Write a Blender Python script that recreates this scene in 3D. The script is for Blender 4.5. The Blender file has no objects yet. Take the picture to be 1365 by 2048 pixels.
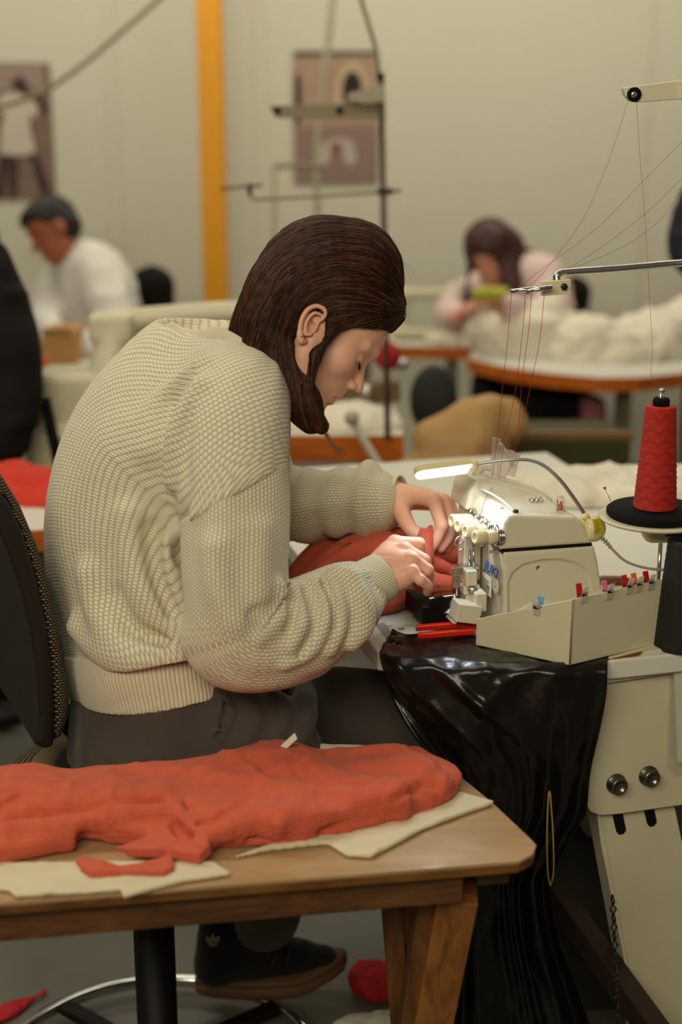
import bpy, bmesh, math, random
import numpy as np
from mathutils import Vector, Matrix
try:
    import openvdb as vdb
except ImportError:
    import pyopenvdb as vdb

random.seed(4); RNG = np.random.default_rng(4)
SC = bpy.context.scene
COL = SC.collection
PI = math.pi

# ------------------------------------------------------------------ camera
PITCH = math.radians(15.65); CS, SN = math.cos(PITCH), math.sin(PITCH)
CAMZ = 1.60; FPX = 2844.0
cam_d = bpy.data.cameras.new('camera'); cam = bpy.data.objects.new('camera', cam_d); COL.objects.link(cam)
cam.location = (0, 0, CAMZ); cam.rotation_euler = (PI/2 - PITCH, 0, 0)
cam_d.sensor_fit = 'VERTICAL'; cam_d.sensor_height = 36.0; cam_d.lens = FPX*36.0/2048
cam_d.dof.use_dof = True; cam_d.dof.focus_distance = 2.19; cam_d.dof.aperture_fstop = 1.8
SC.camera = cam

# ------------------------------------------------------------------ world, lights, exposure
SC.view_settings.view_transform = 'Standard'; SC.view_settings.look = 'None'
SC.view_settings.gamma = 1.0; SC.view_settings.use_curve_mapping = False
SC.view_settings.exposure = 0.33
wd = bpy.data.worlds.new('world'); SC.world = wd; wd.use_nodes = True
wd.node_tree.nodes['Background'].inputs[0].default_value = (1.0, 0.80, 0.54, 1)
wd.node_tree.nodes['Background'].inputs[1].default_value = 0.085

def area(name, loc, size, power, color, look=(0, 0, -1)):
    l = bpy.data.lights.new(name, 'AREA'); l.shape = 'RECTANGLE'; l.size, l.size_y = size
    l.energy = power; l.color = color
    o = bpy.data.objects.new(name, l); COL.objects.link(o); o.location = loc
    o.rotation_euler = Vector(look).to_track_quat('-Z', 'Y').to_euler()
    return o
WARM = (1.0, 0.93, 0.74)
area('ceiling_light', (-0.2, 5.6, 3.05), (5.0, 0.5), 44, WARM)
area('ceiling_light', (-1.4, 2.6, 3.05), (0.4, 2.6), 24, WARM, (0.18, 0.02, -1))
area('ceiling_light', (1.5, 3.0, 3.05), (0.4, 3.0), 13, (1.0, .95, .80), (-.1, 0, -1))
area('front_fill_light', (-0.8, -0.85, 2.85), (2.6, 1.0), 59, (1.0, .90, .68), (.22, 1, -.62))  # fill lamp added behind the camera to brighten surfaces facing it

# ------------------------------------------------------------------ points from the picture's frame
DOFF = 0.0
def W(px, py, d):
    """world point seen at pixel (px,py) at depth d along the lens axis"""
    d = d+DOFF; x = (px-682.5)/FPX*d; y = (1024-py)/FPX*d
    return np.array([x, d*CS + y*SN, CAMZ - d*SN + y*CS])
def Wz(px, py, z):
    q = SN + (py-1024)/FPX*CS
    return W(px, py, (CAMZ-z)/q-DOFF)
def Wy(px, py, Y):
    t = CS + (1024-py)/FPX*SN
    return W(px, py, Y/t-DOFF)
def pix(p):
    p = np.asarray(p, float); d = p[..., 1]*CS + (CAMZ-p[..., 2])*SN
    up = p[..., 1]*SN + (p[..., 2]-CAMZ)*CS
    return 682.5+p[..., 0]/d*FPX, 1024-up/d*FPX, d
V = lambda *a: np.array(a, float)
def unit(v): v = np.asarray(v, float); return v/np.linalg.norm(v)

# ------------------------------------------------------------------ objects
def lin(h):
    if isinstance(h, str):
        h = h.lstrip('#'); c = [int(h[i:i+2], 16)/255 for i in (0, 2, 4)]
    else: c = [v/255 for v in h]
    return tuple(v/12.92 if v <= .04045 else ((v+.055)/1.055)**2.4 for v in c)

def tag(o, label=None, cat=None, group=None, kind=None):
    if label: o['label'] = label
    if cat: o['category'] = cat
    if group: o['group'] = group
    if kind: o['kind'] = kind
    return o
def thing(name, loc, label, cat, group=None):
    o = bpy.data.objects.new(name, None); COL.objects.link(o); o.location = tuple(map(float, loc))
    o.empty_display_size = .05
    return tag(o, label, cat, group)
def root_of(o):
    while o.parent: o = o.parent
    return o
def mk(name, verts, faces, mat, parent=None, smooth=True, origin=None, attr=None, bev=0, seg=2, autos=None, recalc=False):
    """ONE mesh object; verts are world positions; under a parent the thing's base is subtracted"""
    verts = np.asarray(verts, float).reshape(-1, 3)
    me = bpy.data.meshes.new(name)
    if parent is not None: base = np.array(root_of(parent).location)
    elif origin is not None: base = np.asarray(origin, float)
    else:
        base = verts.mean(0); base[2] = verts[:, 2].min()
    me.from_pydata((verts-base).tolist(), [], [list(map(int, f)) for f in faces])
    if recalc:
        bm = bmesh.new(); bm.from_mesh(me); bmesh.ops.recalc_face_normals(bm, faces=bm.faces); bm.to_mesh(me); bm.free()
    if attr:
        for k, a in attr.items():
            at = me.attributes.new(k, 'FLOAT_VECTOR', 'POINT'); at.data.foreach_set('vector', np.asarray(a, np.float32).ravel())
    if smooth: me.polygons.foreach_set('use_smooth', [True]*len(me.polygons))
    me.update()
    o = bpy.data.objects.new(name, me); COL.objects.link(o)
    for m in (mat if isinstance(mat, (list, tuple)) else [mat]): me.materials.append(m)
    if parent is not None: o.parent = parent
    else: o.location = tuple(base)
    if bev:
        b = o.modifiers.new('bevel', 'BEVEL'); b.width = bev; b.segments = seg; b.limit_method = 'ANGLE'; b.angle_limit = .6
        b.harden_normals = True
    return o

class MB:
    """collects boxes, tubes, lathes and prisms; build() links them as one mesh object"""
    def __init__(s): s.v = []; s.f = []; s.n = 0
    def add(s, v, f):
        v = np.asarray(v, float).reshape(-1, 3); s.v.append(v)
        s.f += [[i+s.n for i in q] for q in f]; s.n += len(v); return s
    def box(s, c, size, X=(1, 0, 0), Y=(0, 1, 0), Z=(0, 0, 1)):
        c = np.asarray(c, float); X, Y, Z = [unit(a) for a in (X, Y, Z)]
        hx, hy, hz = [a/2 for a in size]
        v = [c+sx*hx*X+sy*hy*Y+sz*hz*Z for sx in (-1, 1) for sy in (-1, 1) for sz in (-1, 1)]
        return s.add(v, [(0, 1, 3, 2), (4, 6, 7, 5), (0, 4, 5, 1), (2, 3, 7, 6), (0, 2, 6, 4), (1, 5, 7, 3)])
    def bar(s, a, b, w, h, up=(0, 0, 1)):
        a, b = np.asarray(a, float), np.asarray(b, float); X = unit(b-a); Y = np.cross(up, X)
        Y = unit(Y); Z = np.cross(X, Y)
        return s.box((a+b)/2, (np.linalg.norm(b-a), w, h), X, Y, Z)
    def tube(s, path, r, n=12, cap=True):
        path = np.asarray(path, float); m = len(path)
        r = np.full(m, r, float) if np.isscalar(r) else np.asarray(r, float)
        T = np.gradient(path, axis=0); T /= np.linalg.norm(T, axis=1)[:, None]+1e-12
        nrm = np.cross(T[0], (0, 0, 1)) if abs(T[0][2]) < .9 else np.cross(T[0], (1, 0, 0)); nrm = unit(nrm)
        vs = []
        for i in range(m):
            nrm = nrm-T[i]*np.dot(nrm, T[i]); nrm = unit(nrm); b = np.cross(T[i], nrm)
            a = np.arange(n)*2*PI/n
            vs.append(path[i]+r[i]*(np.cos(a)[:, None]*nrm+np.sin(a)[:, None]*b))
        f = [(i*n+j, i*n+(j+1) % n, (i+1)*n+(j+1) % n, (i+1)*n+j) for i in range(m-1) for j in range(n)]
        if cap: f += [tuple(range(n))[::-1], tuple((m-1)*n+j for j in range(n))]
        return s.add(np.concatenate(vs), f)
    def cyl(s, a, b, r1, r2=None, n=20):
        return s.tube([a, b], [r1, r1 if r2 is None else r2], n)
    def lathe(s, o, axis, prof, n=28, squash=None, X=None):
        """prof: (radius, along)"""
        o = np.asarray(o, float); Z = unit(axis)
        X = unit(np.cross(Z, (0, 0, 1)) if abs(Z[2]) < .9 else np.cross(Z, (0, 1, 0))) if X is None else unit(X)
        Y = np.cross(Z, X); sq = squash or (1, 1)
        a = np.arange(n)*2*PI/n
        vs = [o+Z*h+r*(sq[0]*np.cos(a)[:, None]*X+sq[1]*np.sin(a)[:, None]*Y) for r, h in prof]
        m = len(prof)
        f = [(i*n+j, i*n+(j+1) % n, (i+1)*n+(j+1) % n, (i+1)*n+j) for i in range(m-1) for j in range(n)]
        f += [tuple(range(n))[::-1], tuple((m-1)*n+j for j in range(n))]
        return s.add(np.concatenate(vs), f)
    def prism(s, poly, vec):
        """polygon of world points, extruded along vec"""
        p = np.asarray(poly, float); n = len(p); vec = np.asarray(vec, float)
        f = [tuple(range(n))[::-1], tuple(n+i for i in range(n))]+[(i, (i+1) % n, n+(i+1) % n, n+i) for i in range(n)]
        return s.add(np.concatenate([p, p+vec]), f)
    def grid(s, P):
        """P (m,n,3)"""
        m, n = P.shape[:2]
        return s.add(P.reshape(-1, 3), [(i*n+j, i*n+j+1, (i+1)*n+j+1, (i+1)*n+j) for i in range(m-1) for j in range(n-1)])
    def ball(s, c, r, n=14):
        pr = [(max(1e-4, math.sin(PI*i/n)), -math.cos(PI*i/n)) for i in range(n+1)]
        r = (r, r, r) if np.isscalar(r) else r
        k = s.n; s.lathe((0, 0, 0), (0, 0, 1), pr, n*2, X=(1, 0, 0)); s.v[-1] = s.v[-1]*np.asarray(r)+np.asarray(c, float)
        return s
    def build(s, name, mat, parent=None, **kw):
        kw.setdefault('recalc', True)
        return mk(name, np.concatenate(s.v), s.f, mat, parent, **kw)

def cr(pts, n=10):
    """Catmull-Rom through pts (any dimension)"""
    p = np.asarray(pts, float); p = np.vstack([2*p[0]-p[1], p, 2*p[-1]-p[-2]]); out = []
    for i in range(1, len(p)-2):
        t = np.linspace(0, 1, n, endpoint=False)[:, None]
        a, b, c, d = p[i-1:i+3]
        out.append(.5*((2*b)+(c-a)*t+(2*a-5*b+4*c-d)*t**2+(3*b-a-3*c+d)*t**3))
    return np.vstack(out+[p[-2][None]])

def vnoise(P, seed=0):
    P = np.asarray(P, float); i = np.floor(P).astype(np.int64); f = P-i; f = f*f*(3-2*f)
    def h(a, b, c):
        x = (a*374761393+b*668265263+c*2147483647+seed*974711) & 0xffffffff
        x = ((x ^ (x >> 13))*1274126177) & 0xffffffff
        return ((x ^ (x >> 16)) & 0xffff)/65535.0*2-1
    r = 0
    for a in (0, 1):
        for b in (0, 1):
            for c in (0, 1):
                w = (f[..., 0] if a else 1-f[..., 0])*(f[..., 1] if b else 1-f[..., 1])*(f[..., 2] if c else 1-f[..., 2])
                r = r+w*h(i[..., 0]+a, i[..., 1]+b, i[..., 2]+c)
    return r
def fbm(P, o=3, seed=0):
    r = 0; a = 1; P = np.asarray(P, float)
    for k in range(o): r = r+a*vnoise(P*(2**k), seed+k); a *= .5
    return r

# ------------------------------------------------------------------ smooth solid modelling on a grid
BIG = .06
class Field:
    def __init__(s, lo, hi, res):
        s.lo = np.asarray(lo, float); s.res = res
        s.n = np.ceil((np.asarray(hi, float)-s.lo)/res).astype(int)+1
        s.D = np.full(s.n, BIG, np.float32)
    def sub(s, lo, hi, m):
        a = np.clip(np.floor((np.asarray(lo)-m-s.lo)/s.res).astype(int), 0, s.n)
        b = np.clip(np.ceil((np.asarray(hi)+m-s.lo)/s.res).astype(int)+1, 0, s.n)
        if (b <= a).any(): return None, None
        ax = [s.lo[i]+s.res*np.arange(a[i], b[i]) for i in range(3)]
        P = np.stack(np.meshgrid(*ax, indexing='ij'), -1)
        return tuple(slice(a[i], b[i]) for i in range(3)), P
    def op(s, prim, k=0, mode='u'):
        fn, lo, hi = prim[:3]; m = k+3*s.res; sl, P = s.sub(lo, hi, m)
        if sl is None: return s
        A = s.D[sl]
        if len(prim) > 3:
            d = np.full(A.shape, BIG, np.float32); o = np.array([q.start for q in sl])
            for f2, l2, h2 in prim[3]:
                s2, P2 = s.sub(l2, h2, m)
                if s2 is None: continue
                s2 = tuple(slice(max(q.start-o[i], 0), q.stop-o[i]) for i, q in enumerate(s2))
                d[s2] = np.minimum(d[s2], np.clip(f2(P2), -BIG, BIG)[tuple(slice(0, d[s2].shape[i]) for i in range(3))])
        else: d = np.clip(fn(P), -BIG, BIG).astype(np.float32)
        if mode == 's': d = -d
        if mode == 'u': r = np.minimum(A, d)
        else: r = np.maximum(A, d)
        if k > 0:
            h = np.maximum(k-np.abs(A-d), 0)/k; r = r-h*h*k/4 if mode == 'u' else r+h*h*k/4
            if mode == 'u': r = np.where(A >= BIG, np.minimum(A, d), r)
        s.D[sl] = r; return s
    def u(s, prim, k=0): return s.op(prim, k, 'u')
    def s_(s, prim, k=0): return s.op(prim, k, 's')
    def i(s, prim_fn):
        sl, P = s.sub(s.lo, s.lo+s.n*s.res, 0); s.D[sl] = np.maximum(s.D[sl], np.clip(prim_fn(P), -BIG, BIG)); return s
    def mesh(s):
        D = s.D.copy()
        for a in range(3):
            ix = [slice(None)]*3
            for e in (0, -1): ix[a] = e; D[tuple(ix)] = np.maximum(D[tuple(ix)], s.res)
        g = vdb.FloatGrid(BIG); g.copyFromArray(np.ascontiguousarray(D, dtype=np.float32))
        p, q = g.convertToQuads(isovalue=0.0); p = p.astype(float)
        a, b, c, d = [p[q[:, i]] for i in range(4)]
        if np.einsum('ij,ij->i', a, np.cross(b-a, c-a)+np.cross(c-a, d-a)).sum() < 0: q = q[:, ::-1]
        return p*s.res+s.lo, q.astype(int)

def _bb(pts, r):
    pts = np.atleast_2d(pts); r = np.max(r); return pts.min(0)-r, pts.max(0)+r
def cone(a, b, ra, rb=None):
    a, b = np.asarray(a, float), np.asarray(b, float); rb = ra if rb is None else rb; ab = b-a; L = max((ab@ab), 1e-12)
    def fn(P):
        t = np.clip(((P-a)@ab)/L, 0, 1); return np.linalg.norm(P-(a+t[..., None]*ab), axis=-1)-(ra+(rb-ra)*t)
    lo, hi = _bb([a, b], max(ra, rb)); return fn, lo, hi
def chain(pts, n=5, smooth=True):
    """pts rows: x,y,z,r"""
    p = np.asarray(pts, float); p = cr(p, n) if smooth and len(p) > 2 else p
    def fn(P):
        r = None
        for i in range(len(p)-1):
            d = cone(p[i, :3], p[i+1, :3], p[i, 3], p[i+1, 3])[0](P); r = d if r is None else np.minimum(r, d)
        return r
    lo, hi = _bb(p[:, :3], p[:, 3])
    return fn, lo, hi, [cone(p[i, :3], p[i+1, :3], p[i, 3], p[i+1, 3]) for i in range(len(p)-1)]
def clipped(prim, fn2):
    """a chain cut by another function before it joins"""
    return (lambda P: np.maximum(prim[0](P), fn2(P)), prim[1], prim[2])
def ell(c, r, B=None):
    c = np.asarray(c, float); r = np.asarray(r, float); B = np.eye(3) if B is None else np.asarray(B, float)  # rows = axes
    def fn(P):
        q = (P-c)@B.T; k0 = np.linalg.norm(q/r, axis=-1); k1 = np.linalg.norm(q/(r*r), axis=-1)+1e-9; return k0*(k0-1)/k1
    R = np.sqrt(((B*r[:, None])**2).sum(0)); return fn, c-R, c+R
def rbox(c, h, rad=0, B=None):
    c = np.asarray(c, float); h = np.asarray(h, float); B = np.eye(3) if B is None else np.asarray(B, float)
    def fn(P):
        q = np.abs((P-c)@B.T)-(h-rad)
        return np.linalg.norm(np.maximum(q, 0), axis=-1)+np.minimum(q.max(-1), 0)-rad
    R = np.abs(B*h[:, None]).sum(0); return fn, c-R, c+R
def slab(poly, z0, z1, rad=.004, dz=None):
    """upright prism over a plan polygon, edges rounded; dz(P) lifts it"""
    q = np.asarray(poly, float)[:, :2]
    def fn(P):
        x = P[..., 0]; y = P[..., 1]; z = P[..., 2]-(dz(P) if dz else 0)
        d = np.full(x.shape, 1e9); sgn = np.ones(x.shape)
        for i in range(len(q)):
            a, b = q[i], q[i-1]; e = b-a; wx, wy = x-a[0], y-a[1]
            t = np.clip((wx*e[0]+wy*e[1])/max(e@e, 1e-12), 0, 1)
            d = np.minimum(d, (wx-e[0]*t)**2+(wy-e[1]*t)**2)
            c1 = y >= a[1]; c2 = y < b[1]; c3 = e[0]*wy > e[1]*wx
            sgn = np.where((c1 & c2 & c3) | (~c1 & ~c2 & ~c3), -sgn, sgn)
        d2 = sgn*np.sqrt(d)+rad; dzz = np.abs(z-(z0+z1)/2)-(z1-z0)/2+rad
        return np.minimum(np.maximum(d2, dzz), 0)+np.sqrt(np.maximum(d2, 0)**2+np.maximum(dzz, 0)**2)-rad
    lo = np.append(q.min(0), z0-(.02 if dz else 0)); hi = np.append(q.max(0), z1+(.05 if dz else 0)); return fn, lo, hi
def torso(secs, S, n=5):
    """elliptic body: rows x,y,z,a(front half),b(side half); S = side direction"""
    p = cr(np.asarray(secs, float), n); S = unit(S)
    def fn(P):
        r = None
        for i in range(len(p)-1):
            a, b = p[i, :3], p[i+1, :3]; ab = b-a; L = ab@ab
            t = np.clip(((P-a)@ab)/L, 0, 1)[..., None]; q = P-(a+t*ab)
            T = unit(ab); F = unit(np.cross(S, T)); fa = (p[i, 3]+(p[i+1, 3]-p[i, 3])*t)[..., 0]; sb = (p[i, 4]+(p[i+1, 4]-p[i, 4])*t)[..., 0]
            x = q@F; y = q@S; z = q@T
            # rounded cross-section (a little square) with soft ends
            m = np.minimum(fa, sb)
            k = (np.abs(x/fa)**2.3+np.abs(y/sb)**2.3+np.abs(z/m)**2.3)**(1/2.3)
            d = (k-1)*m*.92
            r = d if r is None else np.minimum(r, d)
        return r
    lo, hi = _bb(p[:, :3], max(p[:, 3].max(), p[:, 4].max())); return fn, lo, hi
def fmesh(prims, res, pad=.01):
    """prims: (prim,k[,mode]); a Field round all of them"""
    lo = np.min([p[0][1] for p in prims if len(p) < 3 or p[2] == 'u'], axis=0)-pad
    hi = np.max([p[0][2] for p in prims if len(p) < 3 or p[2] == 'u'], axis=0)+pad
    F = Field(lo, hi, res)
    for p in prims: F.op(p[0], p[1], p[2] if len(p) > 2 else 'u')
    return F.mesh()
def vnormals(v, f):
    f = np.asarray(f); n = np.cross(v[f[:, 2]]-v[f[:, 0]], v[f[:, 3]]-v[f[:, 1]]); N = np.zeros_like(v)
    for k in range(4): np.add.at(N, f[:, k], n)
    return N/(np.linalg.norm(N, axis=1)[:, None]+1e-12)

# ------------------------------------------------------------------ materials
def mat(name, color, rough=.6, metal=0, spec=.5, var=.06, vscale=20, bump=0, bscale=200, color2=None, sheen=0, emit=None, trans=0, alpha=1, ior=1.45, coat=0, sss=0, detail=3):
    m = bpy.data.materials.new(name); m.use_nodes = True; nt = m.node_tree; b = nt.nodes['Principled BSDF']
    c = lin(color); I = b.inputs
    I['Roughness'].default_value = rough; I['Metallic'].default_value = metal; I['Specular IOR Level'].default_value = spec
    I['IOR'].default_value = ior; I['Sheen Weight'].default_value = sheen; I['Transmission Weight'].default_value = trans
    I['Alpha'].default_value = alpha; I['Coat Weight'].default_value = coat
    if sss: I['Subsurface Weight'].default_value = sss; I['Subsurface Radius'].default_value = (.012, .004, .002); I['Subsurface Scale'].default_value = 1
    if emit: I['Emission Color'].default_value = (*lin(emit[0]), 1); I['Emission Strength'].default_value = emit[1]
    tc = nt.nodes.new('ShaderNodeTexCoord')
    nz = nt.nodes.new('ShaderNodeTexNoise'); nz.inputs['Scale'].default_value = vscale; nz.inputs['Detail'].default_value = detail
    nt.links.new(tc.outputs['Object'], nz.inputs['Vector'])
    mx = nt.nodes.new('ShaderNodeMix'); mx.data_type = 'RGBA'
    c2 = lin(color2) if color2 else tuple(max(0, v*(1-2*var)) for v in c); c1 = c if color2 else tuple(v*(1+var) for v in c)
    mx.inputs['A'].default_value = (*c1, 1); mx.inputs['B'].default_value = (*c2, 1)
    nt.links.new(nz.outputs['Fac'], mx.inputs['Factor']); nt.links.new(mx.outputs['Result'], I['Base Color'])
    m['mix'] = mx.name
    if bump:
        n2 = nt.nodes.new('ShaderNodeTexNoise'); n2.inputs['Scale'].default_value = bscale; nt.links.new(tc.outputs['Object'], n2.inputs['Vector'])
        bp = nt.nodes.new('ShaderNodeBump'); bp.inputs['Strength'].default_value = 1; bp.inputs['Distance'].default_value = bump
        nt.links.new(n2.outputs['Fac'], bp.inputs['Height']); nt.links.new(bp.outputs['Normal'], I['Normal'])
    return m
def N(nt, t, **kw):
    n = nt.nodes.new(t)
    for k, v in kw.items():
        if k in n.inputs: n.inputs[k].default_value = v
        else: setattr(n, k, v)
    return n
def math_(nt, op, a, b=None, c=None):
    n = nt.nodes.new('ShaderNodeMath'); n.operation = op
    for i, x in enumerate((a, b, c)):
        if x is None: continue
        if isinstance(x, (int, float)): n.inputs[i].default_value = x
        else: nt.links.new(x, n.inputs[i])
    return n.outputs[0]
def knit_mat(name, color, dark, depth=.0016):
    """ribbed knit: knit.x counts ribs, knit.y counts stitches, knit.z = how square the stitches are"""
    m = bpy.data.materials.new(name); m.use_nodes = True; nt = m.node_tree; b = nt.nodes['Principled BSDF']
    b.inputs['Roughness'].default_value = .92; b.inputs['Sheen Weight'].default_value = .25; b.inputs['Specular IOR Level'].default_value = .2
    at = N(nt, 'ShaderNodeAttribute', attribute_name='knit'); sp = N(nt, 'ShaderNodeSeparateXYZ'); nt.links.new(at.outputs['Vector'], sp.inputs[0])
    tc = N(nt, 'ShaderNodeTexCoord'); nz = N(nt, 'ShaderNodeTexNoise', Scale=60.0); nt.links.new(tc.outputs['Object'], nz.inputs['Vector'])
    wob = math_(nt, 'MULTIPLY', math_(nt, 'SUBTRACT', nz.outputs['Fac'], .5), .35)
    u = math_(nt, 'ADD', sp.outputs[0], wob); v = math_(nt, 'ADD', sp.outputs[1], wob)
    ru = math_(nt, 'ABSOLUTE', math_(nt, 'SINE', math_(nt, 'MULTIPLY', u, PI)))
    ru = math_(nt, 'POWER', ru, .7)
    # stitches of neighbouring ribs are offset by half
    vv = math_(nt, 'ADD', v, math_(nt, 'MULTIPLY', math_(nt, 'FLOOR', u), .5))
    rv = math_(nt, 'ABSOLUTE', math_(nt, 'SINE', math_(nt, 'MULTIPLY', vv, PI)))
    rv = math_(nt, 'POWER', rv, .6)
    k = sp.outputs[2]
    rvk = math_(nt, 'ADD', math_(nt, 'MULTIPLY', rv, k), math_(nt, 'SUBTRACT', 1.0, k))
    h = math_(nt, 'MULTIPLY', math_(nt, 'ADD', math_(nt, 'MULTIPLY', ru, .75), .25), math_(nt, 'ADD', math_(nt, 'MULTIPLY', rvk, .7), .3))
    fz = N(nt, 'ShaderNodeTexNoise', Scale=900.0, Detail=2.0); nt.links.new(tc.outputs['Object'], fz.inputs['Vector'])
    h2 = math_(nt, 'ADD', h, math_(nt, 'MULTIPLY', fz.outputs['Fac'], .22))
    bp = N(nt, 'ShaderNodeBump', Strength=1.0, Distance=depth); nt.links.new(h2, bp.inputs['Height']); nt.links.new(bp.outputs['Normal'], b.inputs['Normal'])
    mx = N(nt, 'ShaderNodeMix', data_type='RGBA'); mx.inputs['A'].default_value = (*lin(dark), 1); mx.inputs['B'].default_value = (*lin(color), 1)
    nt.links.new(math_(nt, 'MINIMUM', math_(nt, 'MULTIPLY', h, 1.25), 1.0), mx.inputs['Factor']); nt.links.new(mx.outputs['Result'], b.inputs['Base Color'])  # shade of rib grooves and stitch gaps put into the colour
    return m
def wood_mat(name, c1, c2, scale=6, rough=.5, axis=(1, 8, 8), rot=0, coat=0):
    m = bpy.data.materials.new(name); m.use_nodes = True; nt = m.node_tree; b = nt.nodes['Principled BSDF']
    b.inputs['Roughness'].default_value = rough; b.inputs['Coat Weight'].default_value = coat
    tc = N(nt, 'ShaderNodeTexCoord'); mp = N(nt, 'ShaderNodeMapping'); mp.inputs['Scale'].default_value = axis; mp.inputs['Rotation'].default_value = (0, 0, rot)
    nt.links.new(tc.outputs['Object'], mp.inputs[0])
    nz = N(nt, 'ShaderNodeTexNoise', Scale=float(scale), Detail=6.0, Distortion=1.2); nt.links.new(mp.outputs[0], nz.inputs['Vector'])
    r = N(nt, 'ShaderNodeValToRGB'); r.color_ramp.elements[0].color = (*lin(c2), 1); r.color_ramp.elements[0].position = .35
    r.color_ramp.elements[1].color = (*lin(c1), 1); r.color_ramp.elements[1].position = .65
    nt.links.new(nz.outputs['Fac'], r.inputs[0]); nt.links.new(r.outputs[0], b.inputs['Base Color'])
    bp = N(nt, 'ShaderNodeBump', Strength=.2, Distance=.001); nt.links.new(nz.outputs['Fac'], bp.inputs['Height']); nt.links.new(bp.outputs[0], b.inputs['Normal'])
    return m
M = {}
M['wall'] = mat('wall_paint', '#d0cdba', .85, var=.03, vscale=1.2)
M['floor'] = mat('grey_floor', '#75736a', .42, var=.15, vscale=4, color2='#4b4a44')
M['yellow'] = mat('yellow_paint', '#e59c0a', .45)
M['white_metal'] = mat('cream_painted_metal', '#cfc8a9', .42, var=.05, vscale=9, bump=.0001, bscale=400)
M['cream'] = mat('cream_enamel', '#d6d0b8', .33, var=.03, bump=.00006, bscale=900)
M['knob'] = mat('cream_plastic', '#dcd0a8', .4)
M['chrome'] = mat('chrome', '#d0d0d0', .16, 1, var=.02)
M['steel'] = mat('brushed_steel', '#a9a8a4', .35, 1, var=.1)
M['dark_steel'] = mat('dark_steel', '#3c3834', .4, .8)
M['black'] = mat('black_plastic', '#0e0c0a', .5, spec=.3, bump=.0001, bscale=500)
M['rubber'] = mat('black_rubber', '#0d0b0a', .85, spec=.2)
M['laminate'] = mat('white_laminate', '#d9d8cc', .35, var=.02)
M['orange_edge'] = wood_mat('orange_wood_edge', '#d2701f', '#b25414', 4, .35)
M['ply'] = wood_mat('worn_plywood', '#b09068', '#a0815a', 5, .36, (1, 5, 5), coat=.3)
M['pine'] = wood_mat('pine', '#96602a', '#6f4318', 5, .5, (9, 9, 1))
M['pine_h'] = wood_mat('pine_rail', '#694320', '#472b12', 5, .5, (1, 9, 9))  # same pine darkened, so the front rail's shade is in its colour
M['red_cloth'] = mat('rust_red_jersey', '#c95f45', .9, sheen=.08, var=.05, vscale=60, bump=.0002, bscale=900, color2='#b54a31')
M['red_bright'] = mat('bright_red_cloth', '#cb3626', .9, sheen=.05)
M['white_cloth'] = mat('cream_calico', '#e2dac4', .9, sheen=.2, bump=.0003, bscale=500)
M['calico'] = mat('unbleached_calico', '#cfc4a6', .9, sheen=.1, bump=.0003, bscale=500)
M['kraft'] = mat('brown_kraft_paper', '#b08a57', .75, var=.08, vscale=8)
M['cardboard'] = mat('cardboard', '#b98a55', .8)
M['olive'] = mat('olive_green_board', '#3a3a18', .7)
M['darkcloth'] = mat('black_cloth', '#120e0b', .9, spec=.25, bump=.0003, bscale=300)
M['navy'] = mat('navy_cloth', '#14151f', .85)
M['trouser'] = mat('grey_brown_trouser', '#453c36', .85, sheen=.1, var=.06, vscale=80, bump=.0001, bscale=1200)
M['shirt'] = mat('white_shirt', '#dcd8d0', .85)
M['pink'] = mat('pale_pink_blouse', '#d9c0bd', .85)
M['snip_red'] = mat('red_orange_plastic', '#d2260c', .3)
M['thread_red'] = mat('red_thread', '#a82214', .75)
M['paper'] = mat('white_paper', '#dedacb', .8)
pl = lambda p, n: (lambda P: (P-p)@n)
R3 = V(1, 0, 0); U3 = V(0, SN, CS); K3 = np.cross(R3, U3)          # picture right, picture up, towards the viewer
def rp(rows):   # rows px,py,d,r(m)
    return [[*W(a, b, c), r] for a, b, c, r in rows]

def surf_rows(v, rows, back=.0):
    """rows px,py,offset(m, + = sunk in),r : put each point on the surface v seen there"""
    X, Y, D = pix(v); out = []
    for x, y, o, r in rows:
        m = ((X-x)**2+(Y-y)**2) < 81
        if not m.any():
            k = np.argmin((X-x)**2+(Y-y)**2); dd = D[k]
        else: dd = D[m].min()
        out.append([*W(x, y, dd+o+back), r])
    return out

def specks(m, color='#4a3d2c', scale=45, thr=.74):
    """a few specks of grime that belong to the painted metal"""
    nt = m.node_tree; b = nt.nodes['Principled BSDF']; src = b.inputs['Base Color'].links[0].from_socket
    tc = N(nt, 'ShaderNodeTexCoord'); n1 = N(nt, 'ShaderNodeTexNoise', Scale=float(scale), Detail=4.0, Roughness=.7); nt.links.new(tc.outputs['Object'], n1.inputs['Vector'])
    f = math_(nt, 'MULTIPLY', math_(nt, 'GREATER_THAN', n1.outputs['Fac'], thr), .55)
    mx = N(nt, 'ShaderNodeMix', data_type='RGBA'); nt.links.new(f, mx.inputs['Factor']); nt.links.new(src, mx.inputs['A']); mx.inputs['B'].default_value = (*lin(color), 1)
    nt.links.new(mx.outputs['Result'], b.inputs['Base Color'])
specks(M['cream'], scale=70, thr=.735); specks(M['white_metal'], scale=60, thr=.735)
# ================================================================== the setting
def plane(name, pts, m, kind='structure'):
    return tag(mk(name, pts, [(0, 1, 2, 3)], m, smooth=False), kind=kind)
WY = 6.6
plane('floor', [(-6, -1.5, 0), (6, -1.5, 0), (6, WY, 0), (-6, WY, 0)], M['floor'])
plane('wall_back', [(-6, WY, 0), (6, WY, 0), (6, WY, 3.6), (-6, WY, 3.6)], M['wall'])
# shallow joints between the wall sheets
for i, x in enumerate((-1.02, -.36, 1.35)):
    tag(MB().box((x, WY-.004, 1.8), (.045, .008, 3.6)).build('trim_%d' % (i+1), M['wall'], smooth=False), kind='structure')
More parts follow.
